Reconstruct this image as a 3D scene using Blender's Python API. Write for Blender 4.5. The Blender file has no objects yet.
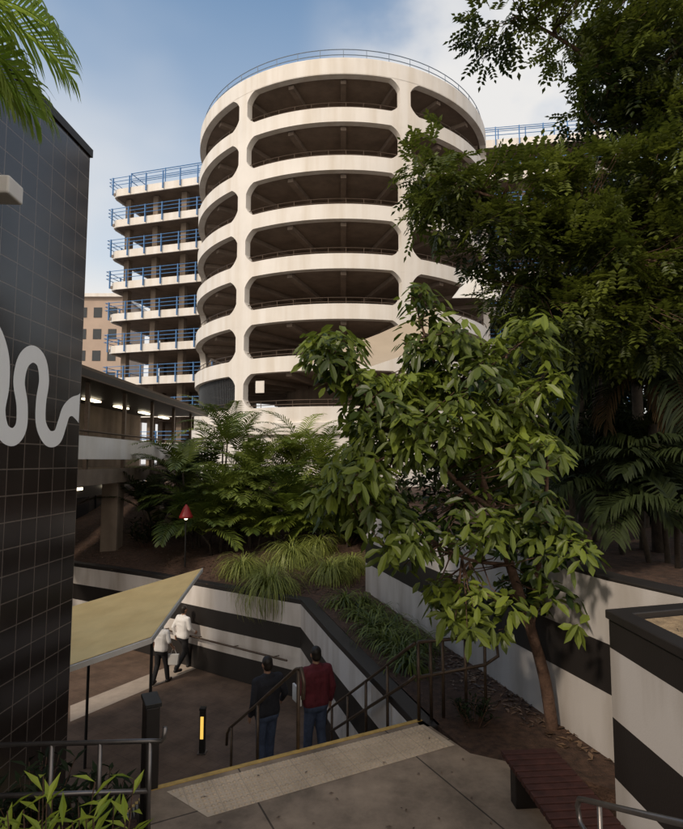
import bpy, bmesh, math, random
from mathutils import Vector as V, Matrix, noise
R = math.radians; PI = math.pi
sc = bpy.context.scene; C = sc.collection
rnd = random.Random(11)
F = 553.0; TH = math.atan(46/553.0); CT = math.cos(TH); ST = math.sin(TH)
CAM = V((0, 0, 3.4))
def ray(px, py):
    xc = (px-341.5)/F; yc = (414.5-py)/F
    return V((xc, CT-yc*ST, ST+yc*CT))
def at(px, py, Y):
    d = ray(px, py); return CAM + d*(Y/d.y)
def gz(px, py, z):
    d = ray(px, py); return CAM + d*((z-3.4)/d.z)

# ------------------------------------------------------------------ materials
MT = {}
def nt(name):
    m = bpy.data.materials.new(name); m.use_nodes = True
    n = m.node_tree.nodes; l = m.node_tree.links
    return m, n, l, n['Principled BSDF']
def mat(name, col, rough=0.6, var=0.15, scale=3.0, bump=0.0, bscale=40.0, metal=0.0, spec=0.4, stain=0.0):
    m, n, l, p = nt(name)
    p.inputs['Roughness'].default_value = rough; p.inputs['Metallic'].default_value = metal
    p.inputs['Specular IOR Level'].default_value = spec
    g = n.new('ShaderNodeNewGeometry')
    t = n.new('ShaderNodeTexNoise'); t.inputs['Scale'].default_value = scale; t.inputs['Detail'].default_value = 5
    t.inputs['Roughness'].default_value = 0.62
    l.new(g.outputs['Position'], t.inputs['Vector'])
    r = n.new('ShaderNodeValToRGB')
    r.color_ramp.elements[0].position = 0.3; r.color_ramp.elements[1].position = 0.72
    r.color_ramp.elements[0].color = tuple(max(0, c*(1-var)) for c in col)+(1,)
    r.color_ramp.elements[1].color = tuple(min(1, c*(1+var)) for c in col)+(1,)
    l.new(t.outputs['Fac'], r.inputs['Fac']); out = r.outputs['Color']
    if stain:
        mp = n.new('ShaderNodeMapping'); mp.inputs['Scale'].default_value = (1.6, 1.6, 0.12)
        l.new(g.outputs['Position'], mp.inputs['Vector'])
        t3 = n.new('ShaderNodeTexNoise'); t3.inputs['Scale'].default_value = 1.0; t3.inputs['Detail'].default_value = 5
        l.new(mp.outputs['Vector'], t3.inputs['Vector'])
        r3 = n.new('ShaderNodeValToRGB'); r3.color_ramp.elements[0].position = .4; r3.color_ramp.elements[1].position = .7
        r3.color_ramp.elements[0].color = (1, 1, 1, 1); k = 1-stain; r3.color_ramp.elements[1].color = (k, k*.96, k*.9, 1)
        l.new(t3.outputs['Fac'], r3.inputs['Fac'])
        mx = n.new('ShaderNodeMixRGB'); mx.blend_type = 'MULTIPLY'; mx.inputs['Fac'].default_value = 1
        l.new(out, mx.inputs['Color1']); l.new(r3.outputs['Color'], mx.inputs['Color2']); out = mx.outputs['Color']
    l.new(out, p.inputs['Base Color'])
    if bump:
        t2 = n.new('ShaderNodeTexNoise'); t2.inputs['Scale'].default_value = bscale; t2.inputs['Detail'].default_value = 3
        l.new(g.outputs['Position'], t2.inputs['Vector'])
        b = n.new('ShaderNodeBump'); b.inputs['Strength'].default_value = bump; b.inputs['Distance'].default_value = 0.02
        l.new(t2.outputs['Fac'], b.inputs['Height']); l.new(b.outputs['Normal'], p.inputs['Normal'])
    MT[name] = m; return m
def leaf_mat(name, ca, cb, rough=0.42, trans=0.3, spec=.45):
    m, n, l, p = nt(name)
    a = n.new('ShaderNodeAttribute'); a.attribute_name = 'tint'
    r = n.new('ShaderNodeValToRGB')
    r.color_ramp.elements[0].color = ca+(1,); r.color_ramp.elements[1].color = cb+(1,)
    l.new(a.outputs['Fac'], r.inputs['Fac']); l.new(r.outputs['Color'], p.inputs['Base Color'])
    p.inputs['Roughness'].default_value = rough; p.inputs['Specular IOR Level'].default_value = spec
    if trans > 0:
        tr = n.new('ShaderNodeBsdfTranslucent'); l.new(r.outputs['Color'], tr.inputs['Color'])
        mx = n.new('ShaderNodeMixShader'); mx.inputs['Fac'].default_value = trans
        l.new(p.outputs['BSDF'], mx.inputs[1]); l.new(tr.outputs['BSDF'], mx.inputs[2])
        l.new(mx.outputs['Shader'], n['Material Output'].inputs['Surface'])
    MT[name] = m; return m
def band_mat(name, zlo, zhi, bands, white=(.74, .69, .65), black=(.020, .016, .014)):
    m, n, l, p = nt(name)
    g = n.new('ShaderNodeNewGeometry'); s = n.new('ShaderNodeSeparateXYZ'); l.new(g.outputs['Position'], s.inputs['Vector'])
    mr = n.new('ShaderNodeMapRange'); mr.inputs['From Min'].default_value = zlo; mr.inputs['From Max'].default_value = zhi
    l.new(s.outputs['Z'], mr.inputs['Value'])
    r = n.new('ShaderNodeValToRGB'); cr = r.color_ramp; cr.interpolation = 'CONSTANT'
    for i, (z, k) in enumerate(bands):
        f = (z-zlo)/(zhi-zlo)
        e = cr.elements[i] if i < 2 else cr.elements.new(f)
        e.position = f; e.color = (white if k == 'w' else black)+(1,)
    l.new(mr.outputs['Result'], r.inputs['Fac'])
    t = n.new('ShaderNodeTexNoise'); t.inputs['Scale'].default_value = 1.3; t.inputs['Detail'].default_value = 7
    mp = n.new('ShaderNodeMapping'); mp.inputs['Scale'].default_value = (1.8, 1.8, .4)
    l.new(g.outputs['Position'], mp.inputs['Vector']); l.new(mp.outputs['Vector'], t.inputs['Vector'])
    r2 = n.new('ShaderNodeValToRGB'); r2.color_ramp.elements[0].position = .30; r2.color_ramp.elements[1].position = .58
    r2.color_ramp.elements[0].color = (.72, .69, .65, 1); r2.color_ramp.elements[1].color = (1, 1, 1, 1)
    l.new(t.outputs['Fac'], r2.inputs['Fac'])
    mx = n.new('ShaderNodeMixRGB'); mx.blend_type = 'MULTIPLY'; mx.inputs['Fac'].default_value = 1
    l.new(r.outputs['Color'], mx.inputs['Color1']); l.new(r2.outputs['Color'], mx.inputs['Color2'])
    l.new(mx.outputs['Color'], p.inputs['Base Color']); p.inputs['Roughness'].default_value = .55
    t2 = n.new('ShaderNodeTexNoise'); t2.inputs['Scale'].default_value = 60
    l.new(g.outputs['Position'], t2.inputs['Vector'])
    b = n.new('ShaderNodeBump'); b.inputs['Strength'].default_value = .15; b.inputs['Distance'].default_value = .01
    l.new(t2.outputs['Fac'], b.inputs['Height']); l.new(b.outputs['Normal'], p.inputs['Normal'])
    MT[name] = m; return m
def brick_mat(name, c1, c2, cm, w, h, mortar, axes='XY', offset=.5, rough=.6, bump=.3, rot=0, spec=.4, dirt=.3, local=False):
    m, n, l, p = nt(name)
    g = n.new('ShaderNodeNewGeometry'); s = n.new('ShaderNodeSeparateXYZ')
    if local:
        tc = n.new('ShaderNodeTexCoord'); l.new(tc.outputs['Object'], s.inputs['Vector'])
    else: l.new(g.outputs['Position'], s.inputs['Vector'])
    cb = n.new('ShaderNodeCombineXYZ'); l.new(s.outputs[axes[0]], cb.inputs['X']); l.new(s.outputs[axes[1]], cb.inputs['Y'])
    mp = n.new('ShaderNodeMapping'); mp.inputs['Rotation'].default_value = (0, 0, rot); l.new(cb.outputs['Vector'], mp.inputs['Vector'])
    b = n.new('ShaderNodeTexBrick'); b.offset = offset; b.inputs['Scale'].default_value = 1
    b.inputs['Brick Width'].default_value = w; b.inputs['Row Height'].default_value = h; b.inputs['Mortar Size'].default_value = mortar
    b.inputs['Color1'].default_value = c1+(1,); b.inputs['Color2'].default_value = c2+(1,); b.inputs['Mortar'].default_value = cm+(1,)
    b.inputs['Mortar Smooth'].default_value = .1; b.inputs['Bias'].default_value = 0
    l.new(mp.outputs['Vector'], b.inputs['Vector'])
    t = n.new('ShaderNodeTexNoise'); t.inputs['Scale'].default_value = 1.3; t.inputs['Detail'].default_value = 8; t.inputs['Roughness'].default_value = .68
    l.new(g.outputs['Position'], t.inputs['Vector'])
    r2 = n.new('ShaderNodeValToRGB'); r2.color_ramp.elements[0].position = .35; r2.color_ramp.elements[1].position = .66
    k = 1-dirt; r2.color_ramp.elements[0].color = (k, k, k, 1); r2.color_ramp.elements[1].color = (1.0, 1, 1, 1)
    l.new(t.outputs['Fac'], r2.inputs['Fac'])
    mx = n.new('ShaderNodeMixRGB'); mx.blend_type = 'MULTIPLY'; mx.inputs['Fac'].default_value = 1
    l.new(b.outputs['Color'], mx.inputs['Color1']); l.new(r2.outputs['Color'], mx.inputs['Color2'])
    l.new(mx.outputs['Color'], p.inputs['Base Color']); p.inputs['Roughness'].default_value = rough
    p.inputs['Specular IOR Level'].default_value = spec
    bp = n.new('ShaderNodeBump'); bp.invert = True; bp.inputs['Strength'].default_value = bump; bp.inputs['Distance'].default_value = .01
    l.new(b.outputs['Fac'], bp.inputs['Height']); l.new(bp.outputs['Normal'], p.inputs['Normal'])
    MT[name] = m; return m
def emis(name, col, s):
    m, n, l, p = nt(name); p.inputs['Base Color'].default_value = col+(1,)
    p.inputs['Emission Color'].default_value = col+(1,); p.inputs['Emission Strength'].default_value = s
    MT[name] = m; return m

tower_m = mat('tower_paint', (.76, .715, .665), .7, .05, .5, .05, 30, stain=.14)
white_m = mat('white_paint', (.78, .74, .70), .6, .06, 1.2, stain=.12)
mural_m = mat('mural_paint', (.90, .88, .86), .5, .02, 3)
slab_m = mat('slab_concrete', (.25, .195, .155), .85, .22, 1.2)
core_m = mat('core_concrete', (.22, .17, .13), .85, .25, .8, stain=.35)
dark_m = mat('dark_paint', (.022, .018, .016), .5, .2, 3)
black_m = mat('black_metal', (.018, .017, .016), .45, .2, 8)
grille_m = mat('grille_metal', (.05, .052, .055), .5, .2, 8)
rail_m = mat('rail_bronze', (.10, .07, .05), .4, .25, 12, metal=.5)
steel_m = mat('steel_rail', (.20, .18, .17), .35, .15, 12, metal=.8)
blue_m = mat('blue_paint', (.07, .20, .44), .5, .15, 4)
grail_m = mat('grey_blue_rail', (.20, .25, .32), .5, .15, 4)
conc_m = mat('concrete', (.27, .235, .20), .85, .22, 2.2, .25, 60, stain=.2)
plaza_m = brick_mat('plaza_pavers', (.18, .116, .080), (.19, .125, .088), (.14, .09, .064), .3, .3, .006, 'XY', .5, .75, .2, .6, dirt=.5)
land_m = brick_mat('landing_concrete', (.38, .28, .195), (.41, .305, .22), (.115, .085, .063), 1.9, 1.9, .010, 'XY', 0, .85, .4, R(-27), dirt=.6)
tact_m = brick_mat('tactile_beige', (.68, .53, .38), (.70, .55, .40), (.55, .43, .31), .30, .30, .005, 'XY', 0, .85, .4, 0, dirt=.3, local=True)
band_l_m = mat('pale_paving', (.44, .36, .29), .8, .15, 3)
gold_m = mat('nosing_gold', (.52, .33, .09), .6, .25, 9)
mulch_m = mat('mulch', (.070, .038, .024), .95, .6, 9, 1.0, 45)
soil_m = mat('soil', (.30, .21, .12), .95, .4, 9, 1.0, 40)
ground_m = mat('ground_earth', (.12, .11, .10), .9, .3, .3)
tile_m = brick_mat('wall_tile', (.026, .018, .0145), (.040, .029, .024), (.17, .135, .112), .30, .30, .007, 'YZ', 0, .16, .3, 0, .6, .35)
tile_x_m = brick_mat('wall_tile_side', (.026, .018, .0145), (.040, .029, .024), (.17, .135, .112), .30, .30, .007, 'XZ', 0, .16, .3, 0, .6, .35)
cream_m = mat('canopy_cream', (.93, .66, .29), .6, .05, 2.5, .1, 30, stain=.1)
bark_m = mat('bark', (.12, .068, .045), .9, .35, 14, .6, 50)
bark2_m = mat('bark_grey', (.05, .038, .028), .9, .3, 10, .5, 40)
wood_m = mat('bench_timber', (.050, .017, .013), .7, .4, 9, .2, 50)
sail_m = mat('sail_tan', (.44, .35, .25), .8, .06, 1)
sailw_m = mat('sail_white', (.64, .61, .56), .7, .06, 1)
pink_m = mat('pink_render', (.46, .35, .28), .8, .1, .4)
glass_m = mat('dark_glass', (.03, .035, .04), .12, .1, 2, spec=.6)
lamp_m = emis('lamp_glow', (1.0, .86, .6), 3.5)
amber_m = emis('amber_panel', (1.0, .62, .12), .9)
red_m = mat('lantern_red', (.30, .022, .022), .4, .15, 6)
curved_m = band_mat('stripes_low', -2.4, .2, [(-2.4, 'b'), (-1.72, 'w'), (-1.17, 'b'), (-.67, 'w'), (-.12, 'b')])
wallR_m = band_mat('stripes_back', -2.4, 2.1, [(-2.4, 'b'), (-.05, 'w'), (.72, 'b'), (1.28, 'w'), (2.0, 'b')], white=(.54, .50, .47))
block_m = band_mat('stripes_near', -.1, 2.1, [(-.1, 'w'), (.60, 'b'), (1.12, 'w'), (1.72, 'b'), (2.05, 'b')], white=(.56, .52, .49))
L_main = leaf_mat('leaf_main', (.018, .038, .006), (.22, .27, .036), trans=.38)
L_over = leaf_mat('leaf_over', (.015, .028, .005), (.16, .19, .026), trans=.4)
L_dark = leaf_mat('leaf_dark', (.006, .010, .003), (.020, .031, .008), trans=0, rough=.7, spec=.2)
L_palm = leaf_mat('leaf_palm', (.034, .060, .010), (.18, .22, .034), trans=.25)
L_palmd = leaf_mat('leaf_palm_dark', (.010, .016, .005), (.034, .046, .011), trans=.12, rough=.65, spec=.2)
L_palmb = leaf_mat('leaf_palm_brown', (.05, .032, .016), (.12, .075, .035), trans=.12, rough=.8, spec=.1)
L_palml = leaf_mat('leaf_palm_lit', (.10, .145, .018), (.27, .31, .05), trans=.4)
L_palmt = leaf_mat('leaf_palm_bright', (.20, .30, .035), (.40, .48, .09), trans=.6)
L_grass = leaf_mat('leaf_grass', (.11, .14, .022), (.36, .39, .09), trans=.25)
L_shrub = leaf_mat('leaf_shrub', (.16, .23, .016), (.46, .52, .06), trans=.35)
L_litter = leaf_mat('litter', (.05, .028, .016), (.18, .11, .065), trans=.0)

# ------------------------------------------------------------------ mesh helpers
ORG = {}
class MB:
    def __init__(s): s.v = []; s.f = []; s.t = []
    def add(s, vs, fs, t=.5):
        n = len(s.v); s.v.extend([tuple(v) for v in vs])
        s.f.extend([tuple(i+n for i in f) for f in fs]); s.t.extend([t]*len(fs)); return s
    def box(s, c, size, rz=0):
        cx, cy, cz = c; a, b, d = size[0]/2, size[1]/2, size[2]/2; co, si = math.cos(rz), math.sin(rz)
        vs = [(cx+x*co-y*si, cy+x*si+y*co, cz+z) for z in (-d, d) for x, y in ((-a, -b), (a, -b), (a, b), (-a, b))]
        return s.add(vs, [(3, 2, 1, 0), (4, 5, 6, 7), (0, 1, 5, 4), (1, 2, 6, 5), (2, 3, 7, 6), (3, 0, 4, 7)])
    def prism(s, poly, z0, z1):
        n = len(poly); a = sum(poly[i][0]*poly[(i+1) % n][1]-poly[(i+1) % n][0]*poly[i][1] for i in range(n))
        if a < 0: poly = poly[::-1]
        vs = [(p[0], p[1], z0) for p in poly]+[(p[0], p[1], z1) for p in poly]
        fs = [tuple(range(n))[::-1], tuple(range(n, 2*n))]+[(i, (i+1) % n, n+(i+1) % n, n+i) for i in range(n)]
        return s.add(vs, fs)
    def wall(s, pts, th, z0, z1):
        P = [V((p[0], p[1])) for p in pts]; n = len(P); off = []
        for i in range(n):
            d1 = (P[i]-P[i-1]).normalized() if i > 0 else (P[1]-P[0]).normalized()
            d2 = (P[i+1]-P[i]).normalized() if i < n-1 else d1
            n1 = V((-d1.y, d1.x)); n2 = V((-d2.y, d2.x)); m = (n1+n2).normalized()
            off.append(P[i]+m*(th/max(.35, m.dot(n1))))
        vs = [];
        for i in range(n):
            vs += [(P[i].x, P[i].y, z0), (P[i].x, P[i].y, z1), (off[i].x, off[i].y, z1), (off[i].x, off[i].y, z0)]
        fs = [(0, 1, 2, 3), (4*n-1, 4*n-2, 4*n-3, 4*n-4)]
        for i in range(n-1):
            a, b = 4*i, 4*i+4
            for k in range(4):
                k2 = (k+1) % 4; fs.append((a+k, b+k, b+k2, a+k2))
        return s.add(vs, fs)
    def tube(s, pts, r, n=8, t=.5, sq=False):
        pts = [V(p) for p in pts]; m = len(pts); rs = r if isinstance(r, (list, tuple)) else [r]*m
        d = (pts[1]-pts[0]).normalized(); ref = V((0, 0, 1)) if abs(d.z) < .9 else V((1, 0, 0))
        u = d.cross(ref).normalized(); vs = []
        for i, p in enumerate(pts):
            if i == 0: tg = pts[1]-pts[0]
            elif i == m-1: tg = pts[-1]-pts[-2]
            else: tg = (pts[i+1]-p).normalized()+(p-pts[i-1]).normalized()
            if tg.length < 1e-9: tg = d
            tg.normalize(); u = (u-tg*u.dot(tg)).normalized(); w = tg.cross(u)
            for k in range(n):
                a = 2*PI*k/n+(PI/4 if sq else 0); vs.append(p+(u*math.cos(a)+w*math.sin(a))*rs[i])
        fs = [tuple(range(n))[::-1], tuple(range((m-1)*n, m*n))]
        for i in range(m-1):
            for k in range(n): fs.append((i*n+k, i*n+(k+1) % n, (i+1)*n+(k+1) % n, (i+1)*n+k))
        return s.add(vs, fs, t)
    def ell(s, c, r, nu=14, nv=9, M=None):
        c = V(c); vs = []; fs = []
        for j in range(nv+1):
            th = PI*j/nv
            for i in range(nu):
                a = 2*PI*i/nu; p = V((r[0]*math.sin(th)*math.cos(a), r[1]*math.sin(th)*math.sin(a), -r[2]*math.cos(th)))
                vs.append(c+p)
        for j in range(nv):
            for i in range(nu): fs.append((j*nu+i, j*nu+(i+1) % nu, (j+1)*nu+(i+1) % nu, (j+1)*nu+i))
        return s.add(vs, fs)
    def cap(s, a, b, ra, rb):
        s.ell(a, (ra,)*3, 12, 8); s.ell(b, (rb,)*3, 12, 8); return s.tube([a, b], [ra, rb], 12)
    def cyl(s, c, r, z0, z1, n=24, r1=None):
        return s.tube([(c[0], c[1], z0), (c[0], c[1], z1)], [r, r if r1 is None else r1], n)
    def leaf(s, b, d, up, L, W, t=.5, fold=.12, droop=.1):
        sd = d.cross(up)
        if sd.length < 1e-4: sd = d.cross(V((1, 0, 0)))
        sd.normalize(); nn = sd.cross(d).normalized()
        m = b+d*(L*.5)-nn*(W*fold); tip = b+d*L-V((0, 0, 1))*(L*droop)
        l = b+d*(L*.45)+sd*(W*.5)+nn*(W*.08); r = b+d*(L*.45)-sd*(W*.5)+nn*(W*.08)
        return s.add([b, l, m, r, tip], [(0, 2, 1), (0, 3, 2), (1, 2, 4), (2, 3, 4)], t)
    def rleaf(s, b, d, up, L, W, t=.5, fold=.1, droop=.12):
        sd = d.cross(up)
        if sd.length < 1e-4: sd = d.cross(V((1, 0, 0)))
        sd.normalize(); nn = sd.cross(d).normalized(); g = V((0, 0, 1))*(L*droop)
        m1 = b+d*(L*.36)-nn*(W*fold); m2 = b+d*(L*.72)-nn*(W*fold)-g*.5; tip = b+d*L-g
        l1 = b+d*(L*.33)+sd*(W*.40)+nn*(W*.06); l2 = b+d*(L*.70)+sd*(W*.48)+nn*(W*.06)-g*.5
        r1 = b+d*(L*.33)-sd*(W*.40)+nn*(W*.06); r2 = b+d*(L*.70)-sd*(W*.48)+nn*(W*.06)-g*.5
        return s.add([b, l1, m1, r1, l2, m2, r2, tip], [(0, 2, 1), (0, 3, 2), (1, 2, 5, 4), (2, 3, 6, 5), (4, 5, 7), (5, 6, 7)], t)
    def build(s, name, m, parent=None, smooth=False, bevel=0, org=None):
        o0 = V(ORG.get(parent.name, (0, 0, 0))) if parent else V((0, 0, 0))
        me = bpy.data.meshes.new(name)
        me.from_pydata([tuple(V(v)-o0) for v in s.v], [], s.f)
        a = me.attributes.new('tint', 'FLOAT', 'FACE'); a.data.foreach_set('value', s.t)
        if m: me.materials.append(m)
        if smooth: me.polygons.foreach_set('use_smooth', [True]*len(me.polygons))
        me.update()
        o = bpy.data.objects.new(name, me); C.objects.link(o)
        if parent: o.parent = parent; ORG[o.name] = o0
        if bevel:
            b = o.modifiers.new('bevel', 'BEVEL'); b.width = bevel; b.segments = 2; b.limit_method = 'ANGLE'
        return o
def tag(o, label, cat, group=None):
    o['label'] = label; o['category'] = cat
    if group: o['group'] = group
    return o
def struct(o): o['kind'] = 'structure'; return o
def thing(name, loc, label, cat, group=None):
    o = bpy.data.objects.new(name, None); C.objects.link(o); o.location = loc; o.empty_display_size = .2
    ORG[o.name] = tuple(loc); return tag(o, label, cat, group)
def rv(a=1.0): return V((rnd.uniform(-a, a), rnd.uniform(-a, a), rnd.uniform(-a, a)))

# ------------------------------------------------------------------ setting
PZ = -2.35
struct(MB().add([(-400, -60, PZ-.03), (400, -60, PZ-.03), (400, 900, PZ-.03), (-400, 900, PZ-.03)], [(0, 1, 2, 3)]).build('ground', ground_m))
struct(MB().add([(-14, 4, PZ), (3, 4, PZ), (3, 19, PZ), (-14, 26, PZ)], [(0, 1, 2, 3)]).build('plaza', plaza_m))
a, b, c, d = gz(70, 706, PZ), gz(205, 652, PZ), gz(216, 660, PZ), gz(70, 722, PZ)
struct(MB().add([(p.x, p.y, PZ+.005) for p in (d, c, b, a)], [(0, 1, 2, 3)]).build('pale_paving_strip', band_l_m))
E0 = gz(150, 788, 0); E1 = gz(420, 719, 0)
ed = (E1-E0).normalized(); fw = V((-ed.y, ed.x, 0))
LAND = [(E0.x, E0.y), (E1.x, E1.y), (1.5, 6.75), (2.45, 6.3), (2.45, 2.6), (-1.2, 2.6), (-1.62, 5.0)]
struct(MB().prism(LAND, PZ, 0).build('landing', land_m))
RISE = -PZ/13; TR = .28
st = MB(); ns = MB()
for i in range(1, 13):
    ext = .085*i
    p0 = E0+fw*(TR*(i-1)); p1 = E1+fw*(TR*(i-1))+ed*(ext); q0 = E0+fw*(TR*i); q1 = E1+fw*(TR*i)+ed*(ext)
    z = -RISE*i
    st.prism([(p0.x, p0.y), (p1.x, p1.y), (q1.x, q1.y), (q0.x, q0.y)], PZ, z)
    n0 = q0-fw*.06; n1 = q1-fw*.06
    ns.add([(n0.x, n0.y, z+.004), (n1.x, n1.y, z+.004), (q1.x, q1.y, z+.004), (q0.x, q0.y, z+.004)], [(0, 1, 2, 3)])
so = struct(st.build('stairs', conc_m))
ns.prism([((E0-fw*.06).x, (E0-fw*.06).y), ((E1-fw*.06).x, (E1-fw*.06).y), ((E1+fw*.004).x, (E1+fw*.004).y), ((E0+fw*.004).x, (E0+fw*.004).y)], -.06, .006)
no = struct(ns.build('stair_nosing', gold_m))
LN = (E1-E0).length; w0, w1 = .15, .75
tm = MB(); tm.add([(.42, -w1, .004), (LN-.02, -w1, .004), (LN-.05, -w0, .004), (.14, -w0, .004)], [(0, 1, 2, 3)])
for i in range(int(LN/.06)):
    for j in range(10):
        x = .03+.06*i; y = -w0-.03-.06*j
        if x > LN-.09 or x < .2+.28*(j/10): continue
        vs = []
        for rr, zz in ((.023, .0045), (.014, .017)):
            for k in range(6): vs.append((x+rr*math.cos(k*PI/3), y+rr*math.sin(k*PI/3), zz))
        tm.add(vs, [tuple(range(6, 12))]+[(k, (k+1) % 6, 6+(k+1) % 6, 6+k) for k in range(6)])
to = struct(tm.build('tactile_paving', tact_m)); to.location = E0; to.rotation_euler = (0, 0, math.atan2(ed.y, ed.x))
up = MB()
for i in range(1, 11):
    up.prism([(-1.2, 3.6-.3*(i-1)), (1.7, 3.6-.3*(i-1)), (1.7, -1.6), (-1.2, -1.6)], .17*(i-1)+.001, .17*i)
struct(up.build('upper_stairs', conc_m))
struct(MB().prism([(-3.72, 2.2), (-1.75, 2.2), (-1.66, 5.0), (-2.02, 5.75), (-3.7, 6.2)], PZ, -.12).build('garden_bed', mulch_m))

cw = [(-9.8, 19.35), (-8.8, 18.7), (-7.4, 17.95), (-6, 17.15), (-4.6, 16.25), (-3.2, 15.3), (-2, 14.55), (-1.0, 13.9), (-.2, 11.2), (1.02, 7.36)]
ow = MB().wall(cw, .28, PZ, 0).build('retaining_wall', curved_m, bevel=.012)
tag(ow, 'low curved retaining wall with black and white stripes around the plaza and beside the stairs', 'wall')
wr = [(1.9, 30), (.95, 20), (.63, 14.8), (3.08, 6.55), (3.62, 5.42)]
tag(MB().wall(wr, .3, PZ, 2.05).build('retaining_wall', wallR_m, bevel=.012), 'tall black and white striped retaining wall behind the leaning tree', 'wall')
blk = [(3.55, 5.47), (2.42, 5.15), (2.66, .5)]
bt = thing('planter_wall', (2.42, 5.15, 0), 'near black and white striped planter wall at the right, holding bare soil', 'planter')
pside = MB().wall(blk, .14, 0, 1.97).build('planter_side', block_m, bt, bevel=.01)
MB().wall([(3.6, 5.5), (2.40, 5.17), (2.64, .48)], .18, 1.972, 2.05).build('coping', dark_m, bt, bevel=.01)
struct(MB().prism([(2.76, .5), (2.58, 5.0), (3.55, 5.28), (9, 5.3), (9, .5)], .3, 2.0).build('planter_soil', soil_m))
struct(MB().prism([(.85, 14.8), (3.3, 6.6), (3.8, 5.5), (14, 5.4), (60, 10), (60, 60), (2.2, 60), (2.1, 30), (1.2, 20)], PZ, 1.86).build('raised_ground', mulch_m))
front = [(-11, 20.2), (-9.7, 19.5), (-7.3, 18.05), (-4.5, 16.35), (-2, 14.7), (-.95, 14.02), (.2, 14.4), (.75, 14.9)]
def bank_z(x, y):
    best = 99
    for i in range(len(front)-1):
        ax, ay = front[i]; bx, by = front[i+1]; dx, dy = bx-ax, by-ay
        t = max(0, min(1, ((x-ax)*dx+(y-ay)*dy)/(dx*dx+dy*dy))); best = min(best, math.hypot(x-ax-t*dx, y-ay-t*dy))
    return -.06+.155*best+.1*noise.noise(V((x*.7, y*.7, 0)))*min(1, best)
bk = MB(); NU, NV = 44, 34; vs = []
def lerp_front(u):
    k = u*(len(front)-1); i = min(int(k), len(front)-2); f = k-i
    return front[i][0]*(1-f)+front[i+1][0]*f, front[i][1]*(1-f)+front[i+1][1]*f
for i in range(NU):
    fx, fy = lerp_front(i/(NU-1)); bx = -20+22.3*i/(NU-1); by = 34
    for j in range(NV):
        f = (j/(NV-1))**1.4; x = fx+(bx-fx)*f; y = fy+(by-fy)*f; vs.append((x, y, bank_z(x, y)))
bk.add(vs, [(i*NV+j, (i+1)*NV+j, (i+1)*NV+j+1, i*NV+j+1) for i in range(NU-1) for j in range(NV-1)])
struct(bk.build('mulch_bank', mulch_m, smooth=True))
struct(MB().prism([(-.72, 13.95), (1.25, 7.4), (1.5, 6.75), (2.45, 6.3), (3.55, 5.5), (3.1, 6.55), (.66, 14.75), (.3, 14.5)], PZ, .0).build('planting_bed', mulch_m))
lt = MB()
for k in range(3000):
    u = rnd.random(); fx, fy = lerp_front(u)
    if k < 1900:
        x = fx+rnd.uniform(-1, 1); y = fy+.25+rnd.random()**1.3*9; z = bank_z(x, y)+.02
        if y < fy+.2 or x > .6: continue
    else:
        t = rnd.random(); x = -.5+t*3.3+rnd.uniform(-.1, 1.0)*.8; y = 13.6-t*7.0+rnd.uniform(-.2, .6); z = .012
    a = rnd.uniform(0, 6.28); d = V((math.cos(a), math.sin(a), rnd.uniform(-.1, .25))).normalized()
    lt.leaf(V((x, y, z)), d, V((0, 0, 1)), rnd.uniform(.06, .17), rnd.uniform(.03, .06), rnd.random())
for k in range(45):
    if k < 30: p = E0.lerp(E1, rnd.random())-fw*rnd.uniform(.1, 2.0)+V((rnd.uniform(0, .6), 0, .016))
    else: p = V((rnd.uniform(2.7, 3.5), rnd.uniform(4, 5), 2.02))
    a = rnd.uniform(0, 6.28); lt.leaf(p, V((math.cos(a), math.sin(a), .05)).normalized(), V((0, 0, 1)), rnd.uniform(.03, .07), rnd.uniform(.015, .03), rnd.random())
lo = lt.build('leaf_litter', L_litter); lo['kind'] = 'stuff'; tag(lo, 'dry brown leaves scattered over the mulch beds and landing', 'leaf litter')

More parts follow.
